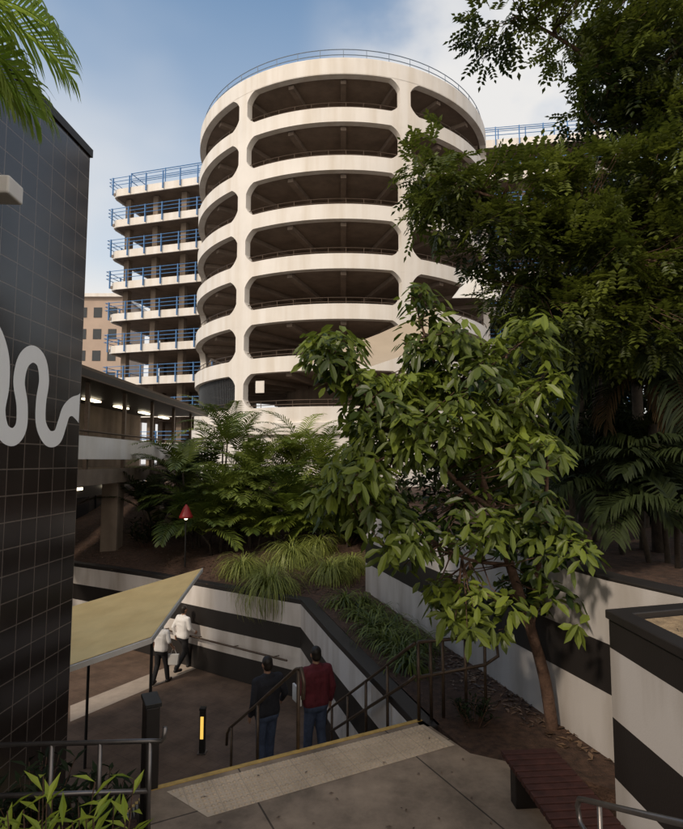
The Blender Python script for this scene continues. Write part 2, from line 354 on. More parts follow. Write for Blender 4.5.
# ------------------------------------------------------------------ parking tower
TX, TY, TR_ = at(343, 400, 43.3).x, 43.3, 11.3
RI = TR_-.45
tw = thing('parking_tower', (TX, TY, 1.5), 'round white multi-storey parking ramp tower with long rounded openings on seven levels', 'building')
def cyl(u, z, r):
    ph = u/TR_; return (TX+r*math.sin(ph), TY-r*math.cos(ph), z)
piers = [R(a) for a in (-150, -92, -35, 20, 76, 134, 172, 210)]
ZB = [6.55+3.05*i for i in range(7)]; OH = 2.14; BAND = 3.05-OH
fac = MB()
def panel(U0, U1, Z0, Z1, a, b, c, d, r):
    H = []; O = []
    def ad(h, o): H.append(h); O.append(o)
    n = max(4, int((b-a)/.55)); k = 8
    for i in range(n+1):
        u = a+r+(b-a-2*r)*i/n; ad((u, c), (u, Z0))
    def corner(cx, cz, a0, ox, oz, first):
        s0 = (cx+r*math.cos(a0), cz+r*math.sin(a0)); s1 = (cx+r*math.cos(a0+PI/2), cz+r*math.sin(a0+PI/2))
        for i in range(1, k):
            s = i/k; an = a0+s*PI/2; w = .55
            h = ((cx+r*math.cos(an))*(1-w)+(s0[0]+(s1[0]-s0[0])*s)*w, (cz+r*math.sin(an))*(1-w)+(s0[1]+(s1[1]-s0[1])*s)*w)
            e1, e2 = first
            if s <= .5: t = s*2; o = (e1[0]+(ox-e1[0])*t, e1[1]+(oz-e1[1])*t)
            else: t = s*2-1; o = (ox+(e2[0]-ox)*t, oz+(e2[1]-oz)*t)
            ad(h, o)
    corner(b-r, c+r, -PI/2, U1, Z0, ((b-r, Z0), (U1, c+r)))
    for i in range(3): z = c+r+(d-c-2*r)*i/2; ad((b, z), (U1, z))
    corner(b-r, d-r, 0, U1, Z1, ((U1, d-r), (b-r, Z1)))
    for i in range(n+1): u = b-r-(b-a-2*r)*i/n; ad((u, d), (u, Z1))
    corner(a+r, d-r, PI/2, U0, Z1, ((a+r, Z1), (U0, d-r)))
    for i in range(3): z = d-r-(d-c-2*r)*i/2; ad((a, z), (U0, z))
    corner(a+r, c+r, PI, U0, Z0, ((U0, c+r), (a+r, Z0)))
    N = len(H); vs = [cyl(u, z, TR_) for u, z in O]+[cyl(u, z, TR_) for u, z in H]+[cyl(u, z, RI) for u, z in H]+[cyl(u, z, RI) for u, z in O]
    fs = []
    for i in range(N):
        j = (i+1) % N
        for q in range(3): fs.append((q*N+i, q*N+j, (q+1)*N+j, (q+1)*N+i))
    fac.add(vs, fs)
rails = []
for zb in ZB:
    rl = MB()
    for q in range(len(piers)-1):
        U0, U1 = piers[q]*TR_, piers[q+1]*TR_
        panel(U0, U1, zb-BAND, zb+OH, U0+.36, U1-.36, zb, zb+OH-.012, .62)
        if q in (0, 1, 2, 3, 4):
            n = 18
            for h in (.17, .42): rl.tube([cyl(U0+.42+(U1-U0-.84)*i/n, zb+h, TR_-.22) for i in range(n+1)], .026, 6)
            for i in range(1, 9):
                u = U0+.5+(U1-U0-1)*i/9; rl.tube([cyl(u, zb-.01, TR_-.22), cyl(u, zb+.42, TR_-.22)], .02, 5)
    rails.append(rl)
fo_ = fac.build('facade', tower_m, tw)
for rl in rails: rl.build('railing', rail_m, tw)
gl = MB(); U0, U1 = piers[1]*TR_+.38, piers[2]*TR_-.38
for i in range(72):
    u = U0+(U1-U0)*i/71; e = min(i, 71-i); dz = max(0, .5-e*.15)
    gl.tube([cyl(u, ZB[0]+dz-.01, TR_-.33), cyl(u, ZB[0]+OH-dz, TR_-.33)], .03, 4)
for h in (.1, .75, 1.4, 2.04): gl.tube([cyl(U0+(U1-U0)*(.04+.92*i/18), ZB[0]+h, TR_-.36) for i in range(19)], .03, 4)
gl.build('grille', grille_m, fo_)
def ring(mb, ro, ri, z0, z1, n=96):
    vs = []
    for i in range(n):
        a = 2*PI*i/n; s, c_ = math.sin(a), math.cos(a)
        for r, z in ((ro, z0), (ro, z1), (ri, z1), (ri, z0)): vs.append((TX+r*s, TY-r*c_, z))
    fs = []
    for i in range(n):
        j = (i+1) % n
        for k in range(4): fs.append((4*i+k, 4*j+k, 4*j+(k+1) % 4, 4*i+(k+1) % 4))
    return mb.add(vs, fs)
ZT = ZB[6]+OH+1.08
pa_ = ring(MB(), TR_+.001, RI, ZB[6]+OH+.001, ZT).build('parapet', tower_m, tw, bevel=.05)
ring(MB(), TR_+.18, RI, 4.9, ZB[0]-BAND-.003).build('base_moulding', tower_m, tw, bevel=.05)
bw_ = ring(MB(), TR_-.05, RI, 1.2, 4.898).build('base_wall', white_m, tw)
for i in range(8):
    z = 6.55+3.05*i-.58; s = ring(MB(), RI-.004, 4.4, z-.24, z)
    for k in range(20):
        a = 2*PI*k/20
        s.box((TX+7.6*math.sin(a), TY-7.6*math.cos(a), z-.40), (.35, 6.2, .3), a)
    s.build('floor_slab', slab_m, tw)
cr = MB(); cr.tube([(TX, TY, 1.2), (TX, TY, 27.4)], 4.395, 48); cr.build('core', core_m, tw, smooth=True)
tr = MB(); n = 96
for h in (.35, .7): tr.tube([(TX+(TR_-.25)*math.sin(2*PI*i/n), TY-(TR_-.25)*math.cos(2*PI*i/n), ZT+h) for i in range(n+1)], .028, 5)
for i in range(48):
    a = 2*PI*i/48; tr.tube([(TX+(TR_-.25)*math.sin(a), TY-(TR_-.25)*math.cos(a), ZT-.01) , (TX+(TR_-.25)*math.sin(a), TY-(TR_-.25)*math.cos(a), ZT+.7)], .022, 5)
tr.build('roof_railing', grail_m, pa_)
sg = at(260, 387, 32.9)
MB().box((sg.x, sg.y-.02, sg.z), (.55, .05, .72), R(-14)).build('white_sign', white_m, fo_)

# ------------------------------------------------------------------ car park wings
def wing(label, A, B, dep, z0, n, step=3.05, levels_back=True):
    A = V((A[0], A[1], 0)); B = V((B[0], B[1], 0)); e = (B-A).normalized(); nb = V((-e.y, e.x, 0)); L = (B-A).length
    w = thing('car_park_wing', (A.x, A.y, 0), label, 'building')
    ang = math.atan2(e.y, e.x)
    def pt(u, v): return A+e*u+nb*v
    for i in range(n):
        z = z0-step*i
        P = [pt(0, 0), pt(L, 0), pt(L, dep), pt(0, dep)]
        MB().prism([(p.x, p.y) for p in P], z-.32, z-.06).build('floor_slab', slab_m, w)
        ub = MB()
        ub.wall([(pt(-.12, dep).x, pt(-.12, dep).y), (pt(-.12, .6).x, pt(-.12, .6).y), (pt(.08, .08).x, pt(.08, .08).y), (pt(.6, -.15).x, pt(.6, -.15).y), (pt(L, -.15).x, pt(L, -.15).y)], .14, z-.50, z+.22)
        se = ub.build('slab_edge', white_m, w)
        rl = MB()
        m = 7
        for h in (.55, .9, 1.25): rl.tube([pt(-.25, dep*.8)+V((0, 0, z+h)), pt(-.25, -.28)+V((0, 0, z+h)), pt(L, -.28)+V((0, 0, z+h))], .032, 6)
        for k in range(m):
            p = pt(.15+(L-.3)*k/(m-1), -.28)
            rl.box((p.x, p.y, z+.45), (.075, .14, 1.7), ang)
        for k in range(1, 4):
            p = pt(-.27, dep*.8*k/4); rl.box((p.x, p.y, z+.45), (.14, .075, 1.7), ang)
        rl.build('railing', blue_m, se)
    for k in range(4):
        for v in (1.2, dep-1.5):
            p = pt(1.0+(L-2)*k/3, v); MB().box((p.x, p.y, (z0-.4+1.0)/2), (.55, .55, z0-1.4), ang).build('column', core_m, w)
    bw = MB().wall([(pt(0, dep-.3).x, pt(0, dep-.3).y), (pt(L, dep-.3).x, pt(L, dep-.3).y)], .25, 0, z0-.4); bw.build('rear_wall', core_m, w)
    return w, pt
zt = at(150, 184, 49.7).z
wl, ptl = wing('white car park wing with blue railings left of the round tower', (-22.0, 51.4), (-11.2, 48.4), 9, zt, 9)
zr = at(525, 141, 47).z
wr_, ptr = wing('white car park wing with blue railings right of the round tower, behind the trees', (11.6, 47.6), (24, 45.8), 10, zr, 10)
gm = MB()
for (u, v) in ((1.2, 1), (5, 1), (9.2, 1), (1.2, 4), (9.2, 4)):
    p = ptl(u, v); gm.tube([(p.x, p.y, zt-.1), (p.x, p.y, zt+2.3)], .05, 6)
for h in (1.5, 2.25): gm.tube([ptl(1.2, 1)+V((0, 0, zt+h)), ptl(9.2, 1)+V((0, 0, zt+h))], .04, 6); gm.tube([ptl(1.2, 1)+V((0, 0, zt+h)), ptl(1.2, 4)+V((0, 0, zt+h))], .04, 6)
gm.build('roof_frame', blue_m, wl)
gm = MB()
for u in (.8, 2.6, 5, 7.5):
    p = ptr(u, 1); gm.tube([(p.x, p.y, zr-.1), (p.x, p.y, zr+1.9)], .05, 6)
gm.tube([ptr(.8, 1)+V((0, 0, zr+1.85)), ptr(7.5, 1)+V((0, 0, zr+1.85))], .04, 6)
gm.build('roof_frame', blue_m, wr_)
fb = thing('apartment_building', (-36, 80, 0), 'distant pinkish block seen between the tiled wall and the car park', 'building')
fwal = MB().box((-39, 84, 13.6), (14, 9, 27.4)).build('wall', pink_m, fb)
for i in range(6):
    for j in range(5):
        zz = 25-3.2*j; xx = -44.5+2.2*i
        wd = MB().box((xx, 79.48, zz), (1.2, .06, 1.5)).build('window', glass_m, fwal)
MB().box((-39, 83.9, 27.5), (14.6, 9.8, .5)).build('roof', white_m, fb)

# ------------------------------------------------------------------ tiled building with mural
cz = at(95, 157, 7.8).z
CX = at(78, 460, 7.8).x
fdir = V((.06, 1, 0)).normalized()
K = V((CX, 7.8, 0)); Kn = K-fdir*17  # unseen rear stretch of the building, lengthened to shade the landing
tb = thing('tiled_building', (CX, 7.8, PZ), 'dark tiled building at the left with a white squiggle mural', 'building')
def quad(pts): return MB().add(pts, [(0, 1, 2, 3)])
tf = quad([(Kn.x, Kn.y, PZ), (K.x, K.y, PZ), (K.x, K.y, cz), (Kn.x, Kn.y, cz)]).build('tiled_face', tile_m, tb)
sh = MB(); sh.add([(K.x, K.y, PZ), (-10, 7.9, PZ), (-10, 7.9, cz), (K.x, K.y, cz)], [(0, 1, 2, 3)])
sh.build('end_wall', tile_x_m, tb)
rs = MB(); rs.add([(Kn.x, Kn.y, PZ), (-10, Kn.y, PZ), (-10, Kn.y, cz), (Kn.x, Kn.y, cz)], [(3, 2, 1, 0)])
rs.add([(-10, Kn.y, PZ), (-10, 7.9, PZ), (-10, 7.9, cz), (-10, Kn.y, cz)], [(0, 1, 2, 3)]); rs.build('rear_wall', dark_m, tb)
MB().prism([(K.x+.03, K.y+.03), (Kn.x+.03, Kn.y), (-10, Kn.y), (-10, 7.93)], cz+.002, cz+.12).build('roof', dark_m, tb)
nf = V((fdir.y, -fdir.x, 0))
def onwall(px, py, off=.004):
    d = ray(px, py); P0 = K+nf*off; t = (P0-CAM).dot(nf)/d.dot(nf); return CAM+d*t
ctrl = [(-12, 322), (-3, 336), (3, 358), (3, 385), (-1, 410), (3, 431), (13, 437), (21, 427), (22, 405), (19, 382), (23, 362), (32, 354), (41, 361), (44, 380), (41, 402), (41, 424), (48, 438), (57, 437), (62, 424), (66, 412), (72, 407), (79.3, 408)]
def spline(P, n=6):
    out = []
    for i in range(len(P)-1):
        p0, p1, p2, p3 = P[max(0, i-1)], P[i], P[i+1], P[min(len(P)-1, i+2)]
        for k in range(n):
            t = k/n
            out.append(tuple(.5*((2*p1[q])+(-p0[q]+p2[q])*t+(2*p0[q]-5*p1[q]+4*p2[q]-p3[q])*t*t+(-p0[q]+3*p1[q]-3*p2[q]+p3[q])*t**3) for q in range(len(p1))))
    out.append(tuple(P[-1])); return out
pts = [onwall(*c) for c in spline(ctrl)]
mu = MB(); vs = []; NP = len(pts)
for i, p in enumerate(pts):
    t = (pts[min(i+1, NP-1)]-pts[max(0, i-1)]).normalized(); s = nf.cross(t).normalized()
    f_ = max(0, (i-(NP-13))/12); hw = .105+.11*f_*f_
    vs += [p+s*hw, p-s*hw]
mu.add(vs, [(2*i, 2*i+2, 2*i+3, 2*i+1) for i in range(NP-1)])
mu.build('mural', mural_m, tf)
lb = onwall(1, 190, .16)
MB().box(lb, (.32, .30, .2), R(3)).build('wall_lamp', white_m, tb, bevel=.02)

# ------------------------------------------------------------------ entrance canopy
B_ = gz(152, 638, .35); C_ = gz(203, 568, .7); A_ = gz(77, 664, .1); D_ = gz(77, 605, .32)
A_ = A_+(A_-B_)*.35; D_ = D_+(D_-C_)*.12
cp = thing('entrance_canopy', ((A_.x+B_.x)/2, (A_.y+D_.y)/2, PZ), 'tilted cream entrance canopy beside the tiled building', 'canopy')
def slab4(q, th):
    vs = [tuple(p) for p in q]+[(p[0], p[1], p[2]-th) for p in q]
    return MB().add(vs, [(0, 1, 2), (0, 2, 3), (6, 5, 4), (7, 6, 4), (0, 4, 5, 1), (1, 5, 6, 2), (2, 6, 7, 3), (3, 7, 4, 0)])
cen = (A_+B_+C_+D_)/4
ins = [p+(cen-p)*.022+V((0, 0, .012)) for p in (A_, B_, C_, D_)]
cf = slab4([A_, B_, C_, D_], .09).build('canopy_frame', white_m, cp)
dk = MB(); dk.add(ins, [(0, 1, 2), (0, 2, 3)])
dk.build('canopy_deck', cream_m, cf)
for f, g in ((.93, .10), (.25, .5)):
    p = A_.lerp(B_, f).lerp(D_.lerp(C_, f), g); MB().tube([(p.x, p.y, PZ), (p.x, p.y, p.z-.08)], .028, 8).build('post', black_m, cp)

# ------------------------------------------------------------------ covered walkway
wk = thing('covered_walkway', (-8.2, 20, PZ), 'raised covered walkway with pale parapet running behind the tiled wall', 'walkway')
WX0, WX1, WY0, WY1 = -11.2, -7.9, 13, 31
zfl = 3.12
MB().box(((WX0+WX1)/2, (WY0+WY1)/2, zfl-.25), (WX1-WX0, WY1-WY0, .5)).build('deck', core_m, wk)
wp = MB().box((WX1-.06, (WY0+WY1)/2, zfl+.68), (.08, WY1-WY0, .72)).build('parapet', white_m, wk)
rl = MB(); rl.tube([(WX1-.06, WY0, zfl+1.2), (WX1-.06, WY1, zfl+1.2)], .035, 6); rl.build('handrail', rail_m, wp)
wrf = MB().box(((WX0+WX1)/2, (WY0+WY1)/2, 5.98), (WX1-WX0+.8, WY1-WY0, .2)).build('roof', dark_m, wk)
MB().box((WX1+.36, (WY0+WY1)/2, 6.0), (.06, WY1-WY0, .34)).build('fascia', rail_m, wrf)
for y in (14.5, 17.5, 20.5, 23.5, 26.5, 29.5):
    MB().box((WX1-.18, y, (zfl+5.88)/2), (.12, .12, 5.88-zfl)).build('post', rail_m, wk)
    MB().box((WX0+1.2, y+1.5, 5.80), (.25, 1.2, .07)).build('fluorescent_lamp', lamp_m, wrf)
for y in (16, 20.5, 25.2, 30):
    MB().box((WX1-.5, y, (PZ+zfl-.5)/2), (.6, .6, zfl-.5-PZ-.004)).build('pier', core_m, wk, bevel=.03)
MB().box((WX0-.2, (WY0+WY1)/2, 4.2), (.2, WY1-WY0, 3.4)).build('rear_wall', core_m, wk)
sp = thing('shop_building', (-15, 24, PZ), 'dark shop front in shadow under the covered walkway', 'building')
spw = MB().box((-15.6, 24, .2), (7, 20, 5.0)).build('wall', dark_m, sp)
for y in (17, 21, 25, 29):
    MB().box((-12.07, y, .0), (.06, 3.2, 3.4)).build('window', glass_m, spw)
    MB().box((-12.02, y, 2.1), (.08, 1.6, .12)).build('lamp', lamp_m, spw)

# ------------------------------------------------------------------ street furniture
def railing(name, label, rails_, posts, m, r=.024, cat='railing'):
    t = thing(name, posts[0][0], label, cat)
    for p in rails_: MB().tube(p, r, 8).build('rail', m, t, smooth=True)
    for a_, b_ in posts: MB().tube([a_, b_], r*.95, 8).build('post', m, t, smooth=True)
    return t
def stairpt(s, d, h):
    p = E0+ed*s+fw*d; return V((p.x, p.y, h-max(0, d)/TR*RISE))
sc_ = (gz(297, 748, 0)-E0).dot(ed)
top = [stairpt(sc_, -.12, .0)+V((0, 0, .62)), stairpt(sc_, -.14, .82), stairpt(sc_, -.06, .95), stairpt(sc_, .1, .95), stairpt(sc_, 1.6, .93), stairpt(sc_, 2.9, .93), stairpt(sc_, 3.05, .88), stairpt(sc_, 3.08, .7)]
posts = [(stairpt(sc_, d, -.02+(-RISE if d > 0 else 0)), stairpt(sc_, d, .93)) for d in (.02, 1.5, 2.8)]
railing('stair_handrail', 'brown handrail down the middle of the stairs between the two people', [top], posts, rail_m)
sr = LN-.10
def sx_(d): return sr+.115*d
top2 = [stairpt(sr, -.05, 1.0), stairpt(sx_(.2), .2, .97)]+[stairpt(sx_(d), d, .95) for d in (.9, 1.6, 2.4, 3.3)]+[stairpt(sx_(3.3), 3.45, .9), stairpt(sx_(3.3), 3.48, .72)]
mid2 = [stairpt(sr, -.05, .58)]+[stairpt(sx_(d), d, .53) for d in (.2, .9, 1.6, 2.4, 3.3)]
posts = [(stairpt(sx_(d), d, -.02-RISE), stairpt(sx_(d), d, .94)) for d in (.8, 1.6, 2.4, 3.2)]
railing('stair_handrail', 'double brown handrail beside the striped wall on the right of the stairs', [top2, mid2], posts, rail_m)
g0 = V((E1.x-.02, E1.y-.05, 0)); g1 = gz(486, 712, .0); g2 = g1+(g1-g0).normalized()*.18
gr = [g0+V((0, 0, 1.0)), g1+V((0, 0, 1.0)), g2+V((0, 0, .93)), g2+V((.02, 0, .72)), g1+V((0, 0, .62)), g0+V((0, 0, .55))]
posts = [(g0.lerp(g1, f), g0.lerp(g1, f)+V((0, 0, 1.0))) for f in (0, .18, .36, .7, 1.0)]
railing('guard_railing', 'looped brown guard railing at the head of the stairs in front of the tree', [gr], posts, rail_m)
a0 = gz(-30, 746, .93); a1 = gz(150, 741, .93)
lr = [a0, a1, a1+V((.1, 0, 0)), a1+V((.125, 0, .03)), a1+V((.13, 0, .12))]
l2 = [a0-V((0, 0, .42)), a1-V((0, 0, .42))]
posts = [(V((a0.lerp(a1, f).x, a0.lerp(a1, f).y, -.14)), a0.lerp(a1, f)) for f in (.12, .45, .72, 1.0)]
railing('garden_railing', 'steel railing along the garden bed in the lower left corner', [lr, l2], posts, steel_m, .022)
b0 = V((1.58, 2.1, 2.02)); b1 = V((1.56, 3.72, 1.24))
br = [b0, b1, b1+V((0, .1, -.05)), b1+V((0, .14, -.12)), b1+V((0, .1, -.2)), b1+V((0, -.02, -.2))]
br += [V((1.58, 2.1, 1.84))]
posts = [(V((1.57, 3.55, .17)), V((1.57, 3.55, 1.31))), (V((1.58, 2.4, .85)), V((1.58, 2.4, 1.86)))]
railing('stair_handrail', 'looped steel handrail end in the lower right corner', [br], posts, steel_m, .017)
hp = []
for i in range(12):
    f = i/11; p = V((-5.4, 16.75, 0)).lerp(V((-1.2, 13.98, 0)), f); hp.append(V((p.x-.12, p.y-.14, -1.43)))
ht = thing('wall_handrail', (hp[0].x, hp[0].y, PZ), 'thin handrail fixed along the curved striped wall', 'railing')
hr_ = MB().tube(hp, .025, 6).build('rail', rail_m, ht)
for i in (1, 4, 7, 10): MB().tube([hp[i], hp[i]+V((.16, .2, -.03))], .014, 5).build('bracket', rail_m, hr_)
pp = gz(149, 783, 0)
pl = thing('pillar', (pp.x, pp.y, PZ), 'short dark square pillar at the top left of the stairs', 'pillar')
MB().box((pp.x, pp.y, (PZ+.82)/2), (.14, .30, .82-PZ), R(27)).build('shaft', dark_m, pl, bevel=.012)
MB().box((pp.x, pp.y, .845), (.17, .33, .046), R(27)).build('cap', black_m, pl, bevel=.008)
bp = gz(202, 753, PZ)
bo = thing('bollard', tuple(bp), 'black bollard with amber light panel on the plaza', 'bollard')
bpo = MB().box((bp.x, bp.y, PZ+.41), (.11, .11, .82)).build('post', black_m, bo, bevel=.012)
MB().box((bp.x, bp.y-.058, PZ+.50), (.06, .014, .42)).build('light_panel', amber_m, bpo)
MB().box((bp.x, bp.y, PZ+.845), (.125, .125, .045)).build('cap', black_m, bo, bevel=.01)
MB().box((bp.x, bp.y, PZ+.012), (.17, .17, .022)).build('base', steel_m, bo)
lp = at(186, 514, 17.6); lz = bank_z(lp.x, lp.y)
la = thing('lantern', (lp.x, lp.y, lz), 'red bell shaped lantern on a thin pole beside the palms', 'lamp')
MB().tube([(lp.x, lp.y, lz-.1), (lp.x, lp.y, lp.z+.2)], .025, 8).build('pole', black_m, la)
lsd = MB().tube([(lp.x, lp.y, lp.z+z) for z in (-.12, -.06, .06, .18, .26, .30)], [.22, .21, .15, .10, .05, .02], 16).build('lamp_shade', red_m, la, smooth=True)
MB().ell((lp.x, lp.y, lp.z-.13), (.055, .055, .06)).build('bulb', lamp_m, lsd, smooth=True)
bn = thing('bench', (1.95, 5.0, 0), 'dark maroon timber slat bench beside the near striped planter wall', 'bench')
s = MB()
bl0, bl1 = V((1.62, 5.9, 0)), V((1.80, 3.7, 0)); bd = (bl1-bl0); bln = bd.length; bdn = bd.normalized(); bs = V((-bdn.y, bdn.x, 0))
if bs.x < 0: bs = -bs
nsl = 22
for k in range(nsl):
    c0 = bl0+bdn*(bln*(k+.5)/nsl)+bs*.28
    s.box((c0.x, c0.y, .44), (.56, bln/nsl-.022, .05), math.atan2(bs.y, bs.x))
for o_ in (.08, .48):
    c0 = bl0+bdn*(bln*.5)+bs*o_; s.box((c0.x, c0.y, .40), (.06, bln*.98, .045), math.atan2(bs.y, bs.x))
s.build('seat', wood_m, bn, bevel=.006)
for k in (.06, .5, .94):
    c0 = bl0+bdn*(bln*k)+bs*.28; MB().box((c0.x, c0.y, .188), (.42, .14, .376), math.atan2(bs.y, bs.x)).build('leg', dark_m, bn, bevel=.01)
def sail(label, cs, m, sag):
    t = thing('shade_sail', tuple(cs[0]), label, 'shade sail')
    N = 12; vs = []
    a_, b_, c_, d_ = cs; cen_ = (a_+b_+c_+d_)/4
    for i in range(N+1):
        for j in range(N+1):
            u, v = i/N, j/N; p = a_.lerp(b_, u).lerp(d_.lerp(c_, u), v)
            k = (1-(2*u-1)**2)*(1-(2*v-1)**2); ee = max(abs(2*u-1), abs(2*v-1))
            p = p.lerp(cen_, .14*(1-min(abs(2*u-1), abs(2*v-1)))*ee)
            vs.append(p+V((0, 0, sag*k)))
    fs = [(i*(N+1)+j, (i+1)*(N+1)+j, (i+1)*(N+1)+j+1, i*(N+1)+j+1) for i in range(N) for j in range(N)]
    MB().add(vs, fs).build('fabric', m, t, smooth=True)
    return t
s1 = [at(300, 364, 20), at(372, 366, 19), at(446, 346, 22), at(436, 308, 26)]
t_ = sail('tan shade sail stretched in front of the round tower', s1, sail_m, -.2)
m1_ = at(449, 344, 22); MB().tube([(m1_.x, m1_.y, 1.5), (m1_.x, m1_.y, s1[2].z+.2)], .05, 8).build('mast', rail_m, t_)
s2 = [at(452, 298, 13), at(500, 301, 12.5), at(512, 276, 14.5), at(464, 276, 14.5)]
t_ = sail('white domed shade canopy behind the tree, right of the tower', s2, sailw_m, .55)
m1_ = s2[2]; MB().tube([(m1_.x, m1_.y, 1.5), (m1_.x, m1_.y, m1_.z+.1)], .06, 8).build('mast', rail_m, t_)

# ------------------------------------------------------------------ vegetation
def frond(mb, base, az, el, L, droop, leafL, n, w, tint=.5, hang=.5, nseg=12):
    p = V(base); pts = [p.copy()]; tans = []
    for i in range(nseg):
        e = el-droop*((i+.5)/nseg)**1.2
        tg = V((math.cos(az)*math.cos(e), math.sin(az)*math.cos(e), math.sin(e))); tans.append(tg); p = p+tg*(L/nseg); pts.append(p.copy())
    mb.tube(pts, [max(.003, L*.007*(1-i/(nseg+.5))) for i in range(nseg+1)], 5, min(1, tint+.2))
    for k in range(n):
        t = .13+.87*k/(n-1); f = t*nseg; i = min(int(f), nseg-1); q = pts[i].lerp(pts[i+1], f-i); tg = tans[i]
        sd = tg.cross(V((0, 0, 1)));
        if sd.length < .05: sd = V((-math.sin(az), math.cos(az), 0))
        sd.normalize(); nn = sd.cross(tg).normalized()
        ll = leafL*(math.sin(PI*min(1, .12+.80*t))**.7)*rnd.uniform(.85, 1.1)
        for s_ in (-1, 1):
            d = (sd*s_*.82+tg*(.45+.5*t)+nn*.25+rv(.07)).normalized()
            m1 = q+d*(ll*.45); d2 = (d-V((0, 0, 1))*hang*rnd.uniform(.7, 1.3)).normalized(); m2 = m1+d2*(ll*.33)
            d3 = (d2-V((0, 0, 1))*hang*.6).normalized(); m3 = m2+d3*(ll*.25)
            x = d.cross(nn).normalized()*w*.5
            tt = max(0, min(1, tint+rnd.uniform(-.22, .22)))
            mb.add([q-x*.5, q+x*.5, m1+x, m1-x, m2+x*.75, m2-x*.75, m3], [(0, 1, 2, 3), (3, 2, 4, 5), (5, 4, 6)], tt)
def palm(loc, H, nf, L, label, m, group, seed, leafL=.55, w=.035, n=30, lean=(0, 0), stems=1, droop=1.5, hang=.5, azr=None, el=(.35, 1.25), name='palm_tree', spec=None, dead=0):
    global rnd
    rnd = random.Random(seed); t = thing(name, loc, label, 'palm', group)
    loc = V(loc)
    tr_ = MB(); crowns = []
    for s_ in range(stems):
        off = V((rnd.uniform(-.35, .35), rnd.uniform(-.35, .35), 0)) if stems > 1 else V((0, 0, 0))
        hh = H*rnd.uniform(.5, 1.05) if stems > 1 else H
        topp = loc+off*2.2+V((lean[0], lean[1], hh))
        r0 = .06+.012*H if stems == 1 else .04
        pts = [loc+off-V((0, 0, .15)), loc+off*1.3+V((lean[0]*.3, lean[1]*.3, hh*.5)), topp]
        tr_.tube(pts, [r0*1.2, r0, r0*.8], 9); crowns.append(topp)
    tr_.build('trunk', bark2_m, t, smooth=True)
    if spec:
        for az, e_, L_, dr in spec:
            mb = MB(); frond(mb, crowns[0], az, e_, L_, dr, leafL, n, w, rnd.uniform(.35, .75), hang); mb.build('frond', m, t)
        return t
    for i in range(nf):
        cpt = crowns[i % stems]; az = (i*2.399+rnd.uniform(-.3, .3)) if azr is None else rnd.uniform(*azr)
        mb = MB(); frond(mb, cpt, az, rnd.uniform(*el), L*rnd.uniform(.75, 1.1), droop*rnd.uniform(.8, 1.2), leafL, n, w, rnd.uniform(.15, .85), hang)
        mb.build('frond', m, t)
    for i in range(dead): # old brown fronds hanging against the trunk
        mb = MB(); frond(mb, crowns[0], 3.6+i*1.1+rnd.uniform(-.3, .3), .1, L*.65, 1.9, leafL*.7, n, w*.7, rnd.uniform(.3, .7), 1.2); ob_ = mb.build('frond', L_palmb, t); ob_['label'] = 'dead brown hanging frond'
    return t
def leafcloud(mb, blobs, Y, dY, n, kind, size, thr=-.18, tlo=.1, thi=.9, shell=0, fr=1.3):
    pts = []
    tot = sum(b[4] for b in blobs)
    for (px, py, rx, ry, wt) in blobs:
        cnt = int(n*wt/tot); c0 = at(px, py, Y); k = Y/F; made = 0; tries = 0
        while made < cnt and tries < cnt*6:
            tries += 1
            q = rv(1)
            if q.length > 1 or q.length < shell: continue
            p = c0+V((q.x*rx*k, q.y*dY, q.z*ry*k))
            if noise.noise(V((p.x*fr, p.y*fr, p.z*fr*1.7))) < thr: continue
            made += 1; outw = V((q.x, q.y-.3, q.z)).normalized() if q.length > .01 else V((0, 0, 1))
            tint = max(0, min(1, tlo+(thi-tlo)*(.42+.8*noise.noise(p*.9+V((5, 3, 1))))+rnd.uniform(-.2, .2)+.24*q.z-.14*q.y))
            pts.append(p); kind(mb, p, outw, size*rnd.uniform(.7, 1.2), tint)
    return pts
def umbrella(mb, p, o, s, t):
    n = rnd.randint(4, 7); ax = (o*.5+V((0, 0, .7))+rv(.4)).normalized(); x = ax.cross(V((.3, .8, .1))).normalized(); y = ax.cross(x); a0 = rnd.uniform(0, 6)
    for k in range(n):
        a = a0+2*PI*k/n+rnd.uniform(-.35, .35); d = (x*math.cos(a)+y*math.sin(a)+ax*rnd.uniform(-.3, .25)-V((0, 0, .28))).normalized()
        mb.rleaf(p+d*(s*.15)+rv(s*.25), d, (ax+rv(.35)).normalized(), s*rnd.uniform(.75, 1.2), s*.40, max(0, min(1, t+rnd.uniform(-.18, .18))), .12, .22)
def pinnate(mb, p, o, s, t):
    d = (o*.7+rv(.7)-V((0, 0, .15))).normalized(); sd = d.cross(V((0, 0, 1)))
    if sd.length < .1: sd = V((1, 0, 0))
    sd.normalize(); up = sd.cross(d); n = 5
    for k in range(n):
        q = p+d*(s*k/n)-V((0, 0, 1))*(s*.2*(k/n)**2)
        for g in (-1, 1):
            dd = (sd*g+d*.45+rv(.18)).normalized(); mb.leaf(q, dd, up, s*.40, s*.22, max(0, min(1, t+rnd.uniform(-.12, .12))), .1, .15)
    mb.leaf(p+d*s-V((0, 0, 1))*(s*.2), d, up, s*.40, s*.22, t)
def single(mb, p, o, s, t):
    d = (o*.5+rv(.9)).normalized(); mb.leaf(p, d, (V((0, 0, 1))+rv(.5)).normalized(), s, s*.45, t)
def limb(mb, pts, r0, r1, n=8):
    P = spline([tuple(p) for p in pts], 4); m = len(P)
    mb.tube(P, [r0+(r1-r0)*i/(m-1) for i in range(m)], n)
